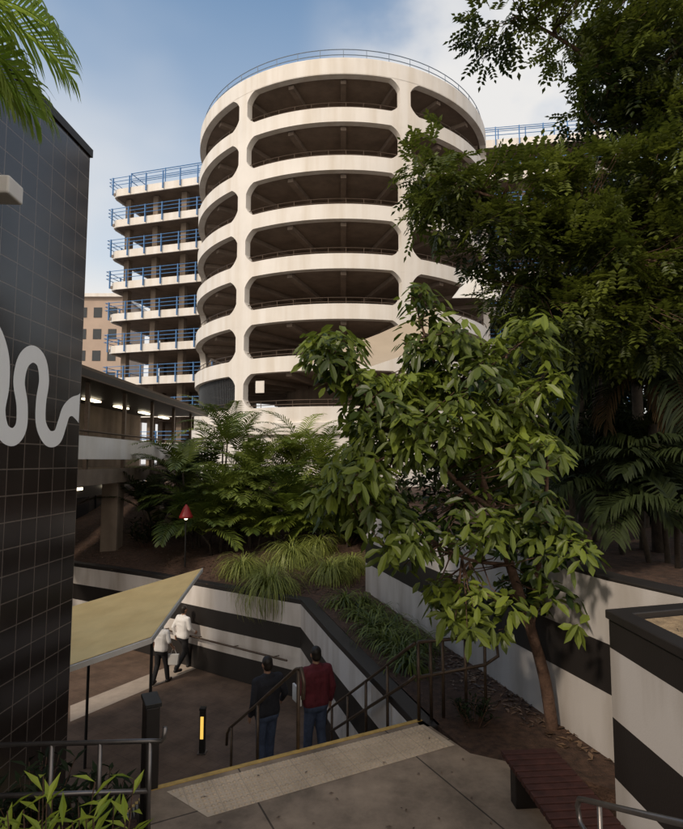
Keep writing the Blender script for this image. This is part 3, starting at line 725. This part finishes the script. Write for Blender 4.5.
def wire(mb, pts, roots, r=.008, frac=.25):
    for p in pts:
        if rnd.random() > frac: continue
        q = min(roots, key=lambda w: (w-p).length); m_ = p.lerp(q, .5)-V((0, 0, .05))+rv(.05)
        mb.tube([q, m_, p], [r*1.8, r*1.2, r*.6], 4)

# main leaning tree
rnd = random.Random(5)
tbse = gz(553, 728, .0)
mt = thing('leaning_tree', tuple(tbse), 'leaning tree with glossy rounded leaves in the bed behind the guard railing', 'tree')
trk = MB(); Yt = tbse.y
T = [tbse-V((0, 0, .1)), at(545, 680, Yt), at(531, 630, Yt), at(510, 565, Yt+.05), at(492, 510, Yt+.1), at(474, 458, Yt+.2)]
limb(trk, T, .080, .048, 10)
limb(trk, [at(531, 630, Yt), at(538, 570, Yt+.1), at(546, 500, Yt+.3), at(548, 430, Yt+.5)], .05, .02)
limb(trk, [at(492, 510, Yt+.1), at(455, 480, Yt-.2), at(420, 440, Yt-.4), at(370, 400, Yt-.5), at(325, 345, Yt-.5)], .04, .008)
limb(trk, [at(474, 458, Yt+.2), at(450, 400, Yt+.1), at(430, 350, Yt+.1), at(412, 295, Yt)], .04, .008)
limb(trk, [at(474, 458, Yt+.2), at(495, 400, Yt+.5), at(508, 350, Yt+.7)], .035, .012)
limb(trk, [at(510, 565, Yt+.05), at(470, 560, Yt-.3), at(440, 545, Yt-.5)], .03, .01)
limb(trk, [at(420, 440, Yt-.4), at(380, 460, Yt-.7), at(350, 480, Yt-.8)], .02, .008)
roots = [V(p) for p in trk.v[::5]]
cr_ = MB()
blobs = [(428, 425, 80, 56, 7.5), (370, 400, 50, 30, 3.6), (338, 356, 32, 22, 1.6), (314, 334, 13, 9, .3), (432, 340, 32, 38, 1.9), (366, 478, 44, 42, 3.0), (396, 530, 42, 34, 1.8), (510, 465, 54, 66, 4.6), (540, 540, 36, 46, 2.2),
         (470, 594, 50, 30, 1.8), (538, 598, 36, 22, 1.2), (478, 375, 44, 34, 2.1), (518, 400, 42, 40, 2.0), (340, 502, 26, 22, .9), (460, 520, 50, 36, 1.8), (416, 292, 14, 14, .3), (525, 345, 36, 34, 1.3)]
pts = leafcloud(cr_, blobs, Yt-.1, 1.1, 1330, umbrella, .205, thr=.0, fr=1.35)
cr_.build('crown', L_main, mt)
wire(trk, pts, roots, .006, .3)
trk.build('trunk', bark_m, mt, smooth=True)

# overhanging tree with feathery leaves, top right
rnd = random.Random(8)
ob = V((7.6, 9.0, 1.86))
ot = thing('overhanging_tree', tuple(ob), 'tree with fine feathery leaves overhanging the top right corner', 'tree')
tk = MB(); Yo = 8.6
limb(tk, [ob-V((0, 0, .1)), ob+V((-.2, 0, 2.5)), ob+V((-.7, -.1, 5)), at(690, 60, Yo)], .2, .09, 10)
limb(tk, [ob+V((-.5, 0, 4.2)), at(650, 240, Yo), at(575, 225, Yo-.3), at(500, 200, Yo-.5), at(430, 175, Yo-.6)], .08, .012)
limb(tk, [ob+V((-.7, -.1, 5)), at(640, 120, Yo), at(590, 60, Yo-.2), at(520, 15, Yo-.3)], .08, .012)
limb(tk, [at(650, 240, Yo), at(600, 280, Yo), at(540, 290, Yo-.2)], .05, .01)
limb(tk, [at(640, 120, Yo), at(600, 125, Yo), at(585, 110, Yo)], .05, .01)
limb(tk, [at(690, 60, Yo), at(640, 10, Yo), at(600, -40, Yo)], .06, .02)
roots = [V(p) for p in tk.v[::5]]
oc = MB()
blobs = [(648, 60, 70, 80, 8), (585, 18, 62, 32, 3.0), (508, 14, 46, 18, 1.4), (690, 0, 60, 60, 3), (655, 165, 68, 70, 7.5), (595, 205, 64, 48, 5.4), (520, 205, 58, 36, 3.8), (455, 190, 50, 24, 2.4), (422, 165, 22, 14, .6), (440, 212, 30, 14, .9),
         (625, 265, 80, 60, 7), (568, 262, 56, 44, 4.0), (500, 245, 44, 24, 1.6), (600, 92, 32, 28, 1.4), (690, 260, 60, 90, 5), (575, 315, 56, 40, 3.0), (640, 330, 50, 40, 2.2), (515, 285, 30, 20, .9)]
pts = leafcloud(oc, blobs, Yo-.2, 1.2, 5700, pinnate, .275, thr=-.14)
oc.build('crown', L_over, ot); wire(tk, pts, roots, .006, .12); tk.build('trunk', bark_m, ot, smooth=True)

def dense(px, base_Y, label, blobs, n, size, dY, seed, bx, lm=None):
    global rnd
    rnd = random.Random(seed); b0 = V((at(px, 460, base_Y).x+bx, base_Y, 1.86))
    t = thing('evergreen_tree', tuple(b0), label, 'tree', None)
    k = MB(); c0 = at(blobs[0][0], blobs[0][1], base_Y); fk = b0+(c0-b0)*.4+V((.1, 0, .1))
    limb(k, [b0-V((0, 0, .1)), fk, c0], .16, .06)
    for b in blobs[1:]: limb(k, [fk, at(b[0], b[1]+10, base_Y)], .06, .02)
    k.build('trunk', bark_m, t, smooth=True)
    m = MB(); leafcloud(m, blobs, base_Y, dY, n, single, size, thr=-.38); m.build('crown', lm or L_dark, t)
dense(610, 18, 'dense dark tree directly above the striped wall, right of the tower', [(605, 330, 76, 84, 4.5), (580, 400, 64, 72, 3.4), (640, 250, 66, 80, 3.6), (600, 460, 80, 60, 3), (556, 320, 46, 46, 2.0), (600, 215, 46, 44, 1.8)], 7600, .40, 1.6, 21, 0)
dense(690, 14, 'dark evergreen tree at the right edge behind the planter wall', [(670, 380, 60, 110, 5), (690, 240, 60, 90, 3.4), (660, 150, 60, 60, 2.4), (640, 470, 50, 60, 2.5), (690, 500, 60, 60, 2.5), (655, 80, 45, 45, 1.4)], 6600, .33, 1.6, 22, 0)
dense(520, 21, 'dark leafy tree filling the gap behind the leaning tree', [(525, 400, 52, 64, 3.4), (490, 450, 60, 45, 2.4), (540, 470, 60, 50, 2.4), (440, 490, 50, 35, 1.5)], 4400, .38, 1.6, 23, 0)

mids = [(190, 21.5, 2.4, 2.6), (222, 23.5, 3.1, 2.9), (252, 22.2, 2.7, 2.8), (283, 23.6, 3.0, 2.9), (308, 22.4, 2.2, 2.5), (330, 21.0, 1.2, 2.1), (172, 23.5, 2.4, 2.6), (268, 20.4, 1.6, 2.4), (205, 19.9, 1.3, 2.2), (236, 20.0, 1.6, 2.3), (300, 20.2, 1.3, 2.1), (350, 23.0, 1.2, 2.1), (222, 18.9, .9, 1.8), (345, 18.6, .6, 1.5), (160, 21.5, 1.3, 2.1), (285, 19.4, .8, 1.7), (252, 19.2, .8, 1.7)]
lbs = ['feathery palm clump second from the left in front of the round tower', 'tallest feathery palm clump in front of the tower, just right of the lantern', 'feathery palm clump in the middle of the row below the tower',
       'bright palm clump below the small white sign on the tower', 'yellow green palm clump near the right end of the row below the tower', 'small feathery palm clump at the right end of the row, by the white base wall',
       'feathery palm clump at the left end of the row, beside the walkway', 'low feathery palm on the bank in front of the tall middle palms', 'low feathery palm on the bank right beside the lantern',
       'low feathery palm on the bank second from the lantern', 'low feathery palm at the right of the bank, above the grass', 'feathery palm clump half hidden behind the leaning tree',
       'smallest palm on the bank, in front of the others near the lantern', 'small palm on the bank near the corner of the tall striped wall', 'low dark palm beside the walkway pier',
       'low bright palm directly behind the tallest grass tuft', 'low palm just behind the left end of the grass tufts']
for i, (px, Y, H, L) in enumerate(mids):
    x = at(px, 460, Y).x
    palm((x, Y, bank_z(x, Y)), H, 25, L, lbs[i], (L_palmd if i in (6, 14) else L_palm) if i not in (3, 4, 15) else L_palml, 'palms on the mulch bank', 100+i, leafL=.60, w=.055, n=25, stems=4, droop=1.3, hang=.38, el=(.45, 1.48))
dp = [(600, 11.5, 4.2, 2.7, 1, 2, 'tall dark palm behind the leaning tree'), (655, 9.5, 3.0, 2.4, 1, 2, 'dark palm nearest the planter wall at the right edge'), (582, 14, 4.4, 2.8, 1, 1, 'dark palm with arching fronds beside the white canopy'), (640, 13, 5.2, 3.0, 1, 2, 'tallest dark palm at the right, below the feathery tree'),
      (690, 10, 2.0, 2.2, 3, 0, 'low dark palm clump at the right edge above the planter'), (630, 9.6, 1.5, 1.6, 3, 0, 'low dark palm clump behind the wall, left of the planter'), (590, 11.0, 1.6, 1.8, 3, 0, 'low dark palm clump behind the trunk of the leaning tree'), (545, 13.2, 1.4, 1.9, 3, 0, 'low dark palm clump at the far end of the striped wall'), (672, 8.4, 1.1, 1.4, 3, 0, 'lowest dark palm clump directly behind the planter soil')]
for i, (px, Y, H, L, ns_, dd, lb) in enumerate(dp):
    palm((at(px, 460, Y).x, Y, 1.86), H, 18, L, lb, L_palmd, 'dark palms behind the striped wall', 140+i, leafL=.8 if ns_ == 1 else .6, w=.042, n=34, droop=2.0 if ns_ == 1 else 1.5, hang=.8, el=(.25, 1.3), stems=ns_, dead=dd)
palm((-3.2, 3.5, -.12), 6.45, 0, 1.7, 'palm with long bright fronds hanging into the top left corner', L_palmt, None, 160, leafL=.58, w=.026, n=40, hang=1.0,
     spec=[(.05, .70, 1.4, 1.6), (.5, .9, 1.4, 1.8), (-.3, .55, 1.25, 1.6), (.9, .6, 1.2, 1.5), (.2, .10, 1.1, 1.3), (.35, .4, 1.25, 1.6), (-.8, .8, 1.2, 1.5), (1.9, .8, 1.4, 1.5), (3.2, .8, 1.4, 1.5), (4.4, .8, 1.4, 1.5)])

def tuft(loc, L, n, label, m, group, seed, name='grass_tuft', cat='plant', w=.02, lo=.55):
    rr_ = random.Random(seed); mb = MB(); loc = V(loc)
    for k in range(n):
        az = rr_.uniform(0, 6.28); e = rr_.uniform(lo, 1.5); l = L*rr_.uniform(.6, 1.1); b = loc+V((rr_.uniform(-.08, .08), rr_.uniform(-.08, .08), -.03))
        p = b; pts = [p]
        for i in range(5):
            ee = e-.62*i*(1.6-e*.5); d = V((math.cos(az)*math.cos(ee), math.sin(az)*math.cos(ee), math.sin(ee))); p = p+d*(l/5); pts.append(p)
        s_ = V((-math.sin(az), math.cos(az), 0))*w*.5; vs = []
        for i, q in enumerate(pts[:-1]): vs += [q-s_, q+s_]
        vs.append(pts[-1]); mb.add(vs, [(0, 1, 3, 2), (2, 3, 5, 4), (4, 5, 7, 6), (6, 7, 9, 8), (8, 9, 10)], rr_.random())
    o = mb.build(name, m); tag(o, label, cat, group); return o
def on_bank(px, py):
    d = ray(px, py); t = 8.0
    while t < 34 and (CAM+d*t).z > bank_z((CAM+d*t).x, (CAM+d*t).y): t += .1
    p = CAM+d*t; p.z = bank_z(p.x, p.y); return p
tp = [(243, 574, 1.4), (270, 592, 1.85), (292, 563, 1.7), (330, 578, 1.5), (318, 552, 1.3), (352, 570, 1.2)]
for i, (px, py, L_) in enumerate(tp):
    tuft(on_bank(px, py), L_, 480, ['pale grass tuft at the left end of the bank above the curved wall', 'large pale grass tuft spilling over the curved wall', 'tallest pale grass tuft in the middle of the bank', 'pale grass tuft at the right of the bank near the wall corner', 'pale grass tuft high on the bank under the palms', 'small pale grass tuft beside the tall striped wall'][i],
         L_grass, 'grass tufts on the bank', 300+i, w=.014, lo=.5)
for i, (px, py) in enumerate([(372, 632), (385, 645), (358, 618), (400, 655), (392, 628), (410, 668), (345, 606), (378, 618), (420, 650), (402, 640), (365, 606)]):
    p = gz(px, py, .0); tuft(p, rnd.uniform(.7, 1.0), 130, 'low dark green grass tuft in the bed between the two striped walls', L_palm, 'grass tufts in the bed', 340+i, w=.02)
def shrub(loc, r, h, n, size, label, m, seed, group=None, cat='shrub', wr__=.26):
    global rnd
    rnd = random.Random(seed); loc = V(loc); t = thing('shrub', tuple(loc), label, cat, group)
    st_ = MB(); lf = MB()
    for k in range(n):
        az = rnd.uniform(0, 6.28); rr_ = r*math.sqrt(rnd.random()); tp_ = loc+V((math.cos(az)*rr_, math.sin(az)*rr_, h*rnd.uniform(.5, 1.1)))
        st_.tube([loc+V((math.cos(az)*rr_*.3, math.sin(az)*rr_*.3, -.05)), tp_], [.008, .004], 4)
        b0 = loc+V((math.cos(az)*rr_*.3, math.sin(az)*rr_*.3, 0))
        for q in range(10):
            f = .35+.65*q/9; p = b0.lerp(tp_, f); a2 = q*2.4+az; d = V((math.cos(a2), math.sin(a2), rnd.uniform(.2, 1.1))).normalized()
            lf.leaf(p, d, V((0, 0, 1)), size*rnd.uniform(.7, 1.15), size*wr__, rnd.random(), .15, .15)
    st_.build('stem', bark_m, t); lf.build('foliage', m, t)
shrub((-1.50, 3.70, -.12), .26, 1.34, 28, .23, 'bright yellow green spiky plant in front of the lower left railing, nearest the landing', L_shrub, 401, wr__=.2)
shrub((-1.88, 3.75, -.12), .28, 1.32, 28, .23, 'bright yellow green spiky plant in the middle of the lower left bed', L_shrub, 402, wr__=.2)
shrub((-2.3, 3.85, -.12), .28, 1.05, 24, .23, 'bright yellow green spiky plant at the left edge of the lower left bed', L_shrub, 403, wr__=.2)
shrub((-2.9, 5.5, -.12), .4, .6, 22, .2, 'dark green shrub at the foot of the tiled wall', L_dark, 404)
shrub((-2.3, 5.4, -.12), .35, .5, 20, .2, 'dark green shrub beside the square pillar', L_dark, 405)
pb = gz(472, 738, .0); shrub((pb.x+.1, pb.y+.35, 0), .28, .3, 22, .12, 'low dark shrub at the foot of the guard railing', L_dark, 406)
for i, (px, Y) in enumerate([(150, 20.5), (230, 20.2), (345, 19), (300, 20)]):
    x = at(px, 460, Y).x
    shrub((x, Y, bank_z(x, Y)), .8, .9, 50, .3, ['dark shrub at the walkway end of the bank', 'dark shrub under the palms beside the lantern', 'dark shrub by the corner of the tall striped wall', 'dark shrub under the right hand palms'][i], L_dark, 420+i)

# ------------------------------------------------------------------ people
def remesh(mb, name, m, parent, vox):
    o = mb.build(name, m, parent, smooth=True)
    r = o.modifiers.new('r', 'REMESH'); r.mode = 'VOXEL'; r.voxel_size = vox; r.use_smooth_shade = True
    s_ = o.modifiers.new('s', 'SMOOTH'); s_.factor = .5; s_.iterations = 3
    dg = bpy.context.evaluated_depsgraph_get(); me = bpy.data.meshes.new_from_object(o.evaluated_get(dg)); old = o.data
    o.modifiers.clear(); o.data = me; bpy.data.meshes.remove(old)
    if not me.materials: me.materials.append(m)
    return o
skin_m = mat('skin', (.36, .2, .13), .55, .08, 8)
hair_m = mat('hair_dark', (.02, .014, .01), .5, .2, 30)
shoe_m = mat('shoe', (.02, .018, .017), .5, .2, 10)
maroon_m = mat('maroon_cloth', (.12, .018, .026), .85, .3, 9, .5, 18)
navy_m = mat('dark_cloth', (.020, .020, .026), .85, .3, 9, .5, 18)
denim_m = mat('denim', (.055, .075, .13), .85, .3, 12, .4, 22)
wshirt_m = mat('white_cloth', (.80, .77, .74), .85, .07, 9, .4, 18)
btrs_m = mat('black_trousers', (.018, .017, .018), .85, .2, 9, .3, 30)
bag_m = mat('bag_white', (.7, .67, .63), .6, .08, 5)
def person(label, loc, rz, H, legs, arms, shirt, trs, sleeve_long=True, wide=1.0, hairlong=False, turn=0.0):
    loc = V(loc); k = H/1.72; t = thing('person', tuple(loc), label, 'person')
    co, si = math.cos(rz), math.sin(rz)
    def T(p): x, y, z = p[0]*k, p[1]*k, p[2]*k; return V((loc.x+x*co-y*si, loc.y+x*si+y*co, loc.z+z))
    body, sh, tr, hr = MB(), MB(), MB(), MB()
    def c2(mb, a, b, ra, rb): mb.cap(T(a), T(b), ra*k, rb*k)
    tor = [((-.085*wide, 0, .94), (.085*wide, 0, .94), .105), ((-.075*wide, .005, 1.08), (.075*wide, .005, 1.08), .10), ((-.09*wide, 0, 1.25), (.09*wide, 0, 1.25), .108), ((-.105*wide, -.01, 1.34), (.105*wide, -.01, 1.34), .092)]
    for a, b, r in tor:
        c2(body, a, b, r, r); c2(sh, a, b, r+.018, r+.018)
    for i in range(3):
        for s_ in (-1, 1):
            c2(sh, tor[i][0] if s_ < 0 else tor[i][1], tor[i+1][0] if s_ < 0 else tor[i+1][1], tor[i][2]+.018, tor[i+1][2]+.018)
            c2(body, tor[i][0] if s_ < 0 else tor[i][1], tor[i+1][0] if s_ < 0 else tor[i+1][1], tor[i][2], tor[i+1][2])
        c2(sh, (0, 0, tor[i][0][2]), (0, 0, tor[i+1][0][2]), tor[i][2]+.018, tor[i+1][2]+.018)
    c2(sh, (-.16*wide, -.005, 1.405), (.16*wide, -.005, 1.405), .065, .065); c2(body, (-.16*wide, -.005, 1.405), (.16*wide, -.005, 1.405), .05, .05)
    c2(sh, (-.05, -.01, 1.43), (.05, -.01, 1.43), .068, .068)
    c2(body, (0, -.005, 1.40), (0, .015, 1.53), .06, .05)
    body.ell(T((0, .02, 1.62)), (.075*k, .092*k, .112*k), 18, 12)
    def hd_(x, y, z):
        a = turn; return (x*math.cos(a)-y*math.sin(a), .02+x*math.sin(a)+y*math.cos(a), z)
    body.ell(T(hd_(0, .03, 1.57)), (.056*k, .058*k, .062*k)); c2(body, hd_(0, .088, 1.63), hd_(0, .108, 1.60), .009, .014)
    c2(body, hd_(-.02, .078, 1.568), hd_(.02, .078, 1.568), .011, .011)
    for s_ in (-1, 1): body.ell(T(hd_(.077*s_, -.005, 1.615)), (.014*k, .02*k, .032*k), 8, 6)
    hr.ell(T(hd_(0, -.014, 1.652)), (.084*k, .092*k, .092*k), 18, 12); hr.ell(T(hd_(0, -.035, 1.60)), (.079*k, .072*k, .085*k), 16, 10)
    if hairlong: hr.ell(T(hd_(0, -.055, 1.53)), (.085*k, .05*k, .13*k), 14, 10)
    shoes = []
    for s_, (hip, kn, an, toe) in zip((-1, 1), legs):
        c2(body, hip, kn, .082, .056); c2(body, kn, an, .054, .038); c2(body, an, toe, .036, .03)
        kc = tuple(kn[i]*.7+an[i]*.3 for i in range(3)); c2(body, (kc[0], kc[1]-.012, kc[2]), an, .052, .036)
        c2(tr, hip, kn, .10, .076); c2(tr, kn, (an[0], an[1], an[2]+.02), .074, .062)
        shoe = MB()
        c2(shoe, (an[0], an[1]-.035, an[2]-.045), toe, .046, .04); c2(shoe, (an[0], an[1], an[2]-.01), (an[0], an[1], an[2]-.03), .05, .05); shoes.append(shoe)
    c2(tr, (-.085*wide, 0, .95), (.085*wide, 0, .95), .118, .118); c2(tr, (-.08*wide, 0, .88), (.08*wide, 0, .88), .115, .115)
    for s_, (so_, el_, wr_2) in zip((-1, 1), arms):
        c2(body, so_, el_, .046, .036); c2(body, el_, wr_2, .036, .026)
        c2(sh, so_, el_, .063, .055)
        if sleeve_long: c2(sh, el_, tuple(el_[i]*.06+wr_2[i]*.94 for i in range(3)), .054, .042)
        w_ = V(wr_2); d = (w_-V(el_)).normalized(); lat = V((0, 1, 0))-d*d.y
        lat.normalize(); nrm = d.cross(lat)
        c2(body, w_, w_+d*.05+lat*.015, .026, .024); c2(body, w_+lat*.0, w_+d*.075-lat*.018, .024, .02); c2(body, w_+d*.03, w_+d*.085+lat*.022, .022, .018)
        for q, (o_, ln) in enumerate(((.030, .062), (.011, .07), (-.009, .065), (-.028, .052))):
            b0 = w_+d*.085+lat*o_; m_ = b0+d*(ln*.5)+nrm*.006*s_; e_ = m_+d*(ln*.4)+nrm*.022*(-s_)
            c2(body, b0, m_, .0095, .009); c2(body, m_, e_, .009, .0075)
        th0 = w_+d*.03+lat*.03; c2(body, th0, th0+d*.035+lat*.022, .012, .010); c2(body, th0+d*.035+lat*.022, th0+d*.065+lat*.022, .010, .008)
    bo_ = remesh(body, 'body', skin_m, t, .0075*k); remesh(sh, 'shirt', shirt, t, .013); remesh(tr, 'trousers', trs, t, .013)
    for s__ in shoes: remesh(s__, 'shoe', shoe_m, t, .010)
    remesh(hr, 'hair', hair_m, t, .012)
    for s_ in (-1, 1): MB().ell(T(hd_(.03*s_, .082, 1.628)), (.010*k, .008*k, .007*k), 8, 6).build('eye', hair_m, bo_)
    return T
def lg(a, b):
    out = []
    for s_, (fy, fz, ky) in zip((-1, 1), (a, b)):
        out.append(((.085*s_, 0, .92), (.095*s_, ky, .50+fz*.4), (.10*s_, fy, .085+fz), (.12*s_, fy+.14, .045+fz*.7)))
    return out
def stair_pose(px, d):
    best = None
    for i in range(400):
        s_ = LN*i/399; p = E0+ed*s_+fw*d; q = (p.x)/(p.y)*F+341.5
        if best is None or abs(q-px) < best[0]: best = (abs(q-px), p)
    p = best[1]; n_ = math.floor(d/TR)+1; return V((p.x, p.y, -RISE*n_))
armL = ((-.20, -.01, 1.40), (-.26, -.06, 1.13), (-.25, .06, .90)); armR = ((.20, -.01, 1.40), (.26, -.05, 1.13), (.27, .05, .89))
face = math.atan2(fw.y, fw.x)-PI/2
m1 = stair_pose(317, 1.80)
T1 = person('person in maroon shirt and blue jeans descending the stairs with a white folder', m1, face, 1.76, lg((.10, 0, .06), (-.06, .0, .03)),
       (((-.20, -.01, 1.40), (-.28, -.07, 1.14), (-.20, .12, 1.02)), armR), maroon_m, denim_m, True, 1.08)
m2 = stair_pose(270, 1.90)
T2 = person('person in dark jacket and blue jeans descending the stairs left of the centre handrail', m2, face+.15, 1.70, lg((-.06, 0, .02), (.10, 0, .07)),
       (armL, ((.20, -.01, 1.40), (.29, -.04, 1.15), (.33, .14, .98))), navy_m, denim_m, True, 1.05)
fo = MB(); p = T1((-.285, .06, 1.06)); fo.box(p, (.035, .30, .24), face); tag(fo.build('folder', bag_m, bevel=.004), 'white folder held under the arm of the person in maroon', 'folder')
m3 = gz(182, 671, PZ)
T3 = person('person in white shirt striding away across the plaza in dark trousers', m3, R(-35), 1.74, lg((.30, 0, .20), (-.28, .07, .02)), (((-.20, 0, 1.40), (-.25, -.13, 1.15), (-.24, -.06, .92)), ((.20, 0, 1.40), (.26, .02, 1.14), (.22, .2, 1.02))), wshirt_m, btrs_m, True, 1.0)
m4 = gz(160, 684, PZ)
T4 = person('person in white top with long dark hair walking beside the canopy post', m4, R(-15), 1.62, lg((-.18, .03, .0), (.20, 0, .13)), (((-.185, 0, 1.40), (-.25, -.05, 1.14), (-.23, .06, .92)), ((.185, 0, 1.40), (.27, -.03, 1.15), (.30, .10, .98))), wshirt_m, btrs_m, False, .9, True)
def bag(T, wr, label):
    b = thing('shopping_bag', tuple(T((wr[0], wr[1]+.03, wr[2]-.48))), label, 'bag')
    c0 = T((wr[0], wr[1]+.05, wr[2]-.33)); m = MB(); z0, z1 = c0.z-.15, c0.z+.12
    vs = [(c0.x+x, c0.y+y, z0) for x, y in ((-.12, -.05), (.12, -.05), (.12, .05), (-.12, .05))]+[(c0.x+x, c0.y+y, z1) for x, y in ((-.15, -.035), (.15, -.035), (.15, .035), (-.15, .035))]
    m.add(vs, [(3, 2, 1, 0), (4, 5, 6, 7), (0, 1, 5, 4), (1, 2, 6, 5), (2, 3, 7, 6), (3, 0, 4, 7)]); m.build('bag_body', bag_m, b, bevel=.015)
    top_ = T((wr[0], wr[1]+.05, wr[2]-.07)); MB().tube([(c0.x-.08, c0.y, z1-.01), top_+V((-.02, 0, .0)), top_+V((.02, 0, 0)), (c0.x+.08, c0.y, z1-.01)], .008, 6).build('handle', bag_m, b)
bag(T4, (.30, .10, .98), 'white shopping bag carried by the person with long hair')

# ------------------------------------------------------------------ light, sky, camera
w = bpy.data.worlds.new('World'); sc.world = w; w.use_nodes = True
n = w.node_tree.nodes; l = w.node_tree.links; bg = n['Background']
sk = n.new('ShaderNodeTexSky'); sk.sky_type = 'NISHITA'; sk.sun_disc = False
SUN = V((-.50, -.62, .60)).normalized()
sk.sun_elevation = math.asin(SUN.z); sk.sun_rotation = math.atan2(SUN.x, SUN.y); sk.air_density = 1.2; sk.dust_density = 1.2; sk.ozone_density = 1.2
tc = n.new('ShaderNodeTexCoord'); mp = n.new('ShaderNodeMapping'); mp.inputs['Scale'].default_value = (1.0, 1.0, 1.6); mp.inputs['Location'].default_value = (.75, .1, .3)
l.new(tc.outputs['Generated'], mp.inputs['Vector'])
nz = n.new('ShaderNodeTexNoise'); nz.inputs['Scale'].default_value = 1.6; nz.inputs['Detail'].default_value = 4; nz.inputs['Roughness'].default_value = .42
l.new(mp.outputs['Vector'], nz.inputs['Vector'])
nz2 = n.new('ShaderNodeTexNoise'); nz2.inputs['Scale'].default_value = 4.5; nz2.inputs['Detail'].default_value = 5; nz2.inputs['Roughness'].default_value = .5
l.new(mp.outputs['Vector'], nz2.inputs['Vector'])
sx = n.new('ShaderNodeSeparateXYZ'); l.new(tc.outputs['Generated'], sx.inputs['Vector'])
def mrange(src, a, b, c, d):
    m_ = n.new('ShaderNodeMapRange'); m_.interpolation_type = 'SMOOTHSTEP'
    for k, v in zip(('From Min', 'From Max', 'To Min', 'To Max'), (a, b, c, d)): m_.inputs[k].default_value = v
    l.new(src, m_.inputs['Value']); return m_.outputs['Result']
def madd(a, b, op='ADD'):
    m_ = n.new('ShaderNodeMath'); m_.operation = op; m_.use_clamp = True; l.new(a, m_.inputs[0]); l.new(b, m_.inputs[1]); return m_.outputs['Value']
mr = n.new('ShaderNodeMapRange'); mr.inputs['From Min'].default_value = .05; mr.inputs['From Max'].default_value = .68; mr.inputs['To Min'].default_value = .95; mr.inputs['To Max'].default_value = .0
l.new(sx.outputs['Z'], mr.inputs['Value'])
broken = mrange(nz.outputs['Fac'], .48, .74, 0, .7)
dt = n.new('ShaderNodeVectorMath'); dt.operation = 'DOT_PRODUCT'; dt.inputs[1].default_value = tuple(ray(500, 70).normalized())
l.new(tc.outputs['Generated'], dt.inputs[0])
cl = madd(mrange(dt.outputs['Value'], .95, .998, 0, 1), mrange(nz2.outputs['Fac'], .30, .62, .10, .85), 'MULTIPLY')
fac = madd(madd(mr.outputs['Result'], broken), cl)
bl = n.new('ShaderNodeMixRGB'); bl.blend_type = 'MULTIPLY'; bl.inputs['Fac'].default_value = 1; bl.inputs['Color2'].default_value = (1.45, 1.55, 1.5, 1)
l.new(sk.outputs['Color'], bl.inputs['Color1'])
mx = n.new('ShaderNodeMixRGB'); mx.inputs['Color2'].default_value = (6.7, 6.6, 6.5, 1)
l.new(fac, mx.inputs['Fac']); l.new(bl.outputs['Color'], mx.inputs['Color1'])
mx2 = n.new('ShaderNodeMixRGB'); mx2.inputs['Color2'].default_value = (9.4, 8.5, 7.4, 1)  # unseen bright cloud bank behind the camera, added to lift ambient fill
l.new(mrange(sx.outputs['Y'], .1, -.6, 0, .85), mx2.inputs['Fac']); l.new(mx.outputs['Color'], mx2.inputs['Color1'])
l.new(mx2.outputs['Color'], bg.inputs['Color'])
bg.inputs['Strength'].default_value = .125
sd = bpy.data.lights.new('sun', 'SUN'); sd.energy = 2.1; sd.angle = R(5); sd.color = (1, .87, .72)
so_ = bpy.data.objects.new('sun', sd); C.objects.link(so_); so_.rotation_euler = SUN.to_track_quat('Z', 'Y').to_euler()
cd = bpy.data.cameras.new('camera'); cam = bpy.data.objects.new('camera', cd); C.objects.link(cam)
cam.location = CAM; cam.rotation_euler = (PI/2+TH, 0, 0); cd.sensor_fit = 'VERTICAL'; cd.sensor_height = 36; cd.lens = 36*F/829; cd.clip_end = 2000; cd.clip_start = .05
sc.camera = cam
sc.view_settings.view_transform = 'Standard'; sc.view_settings.look = 'None'; sc.view_settings.exposure = 0
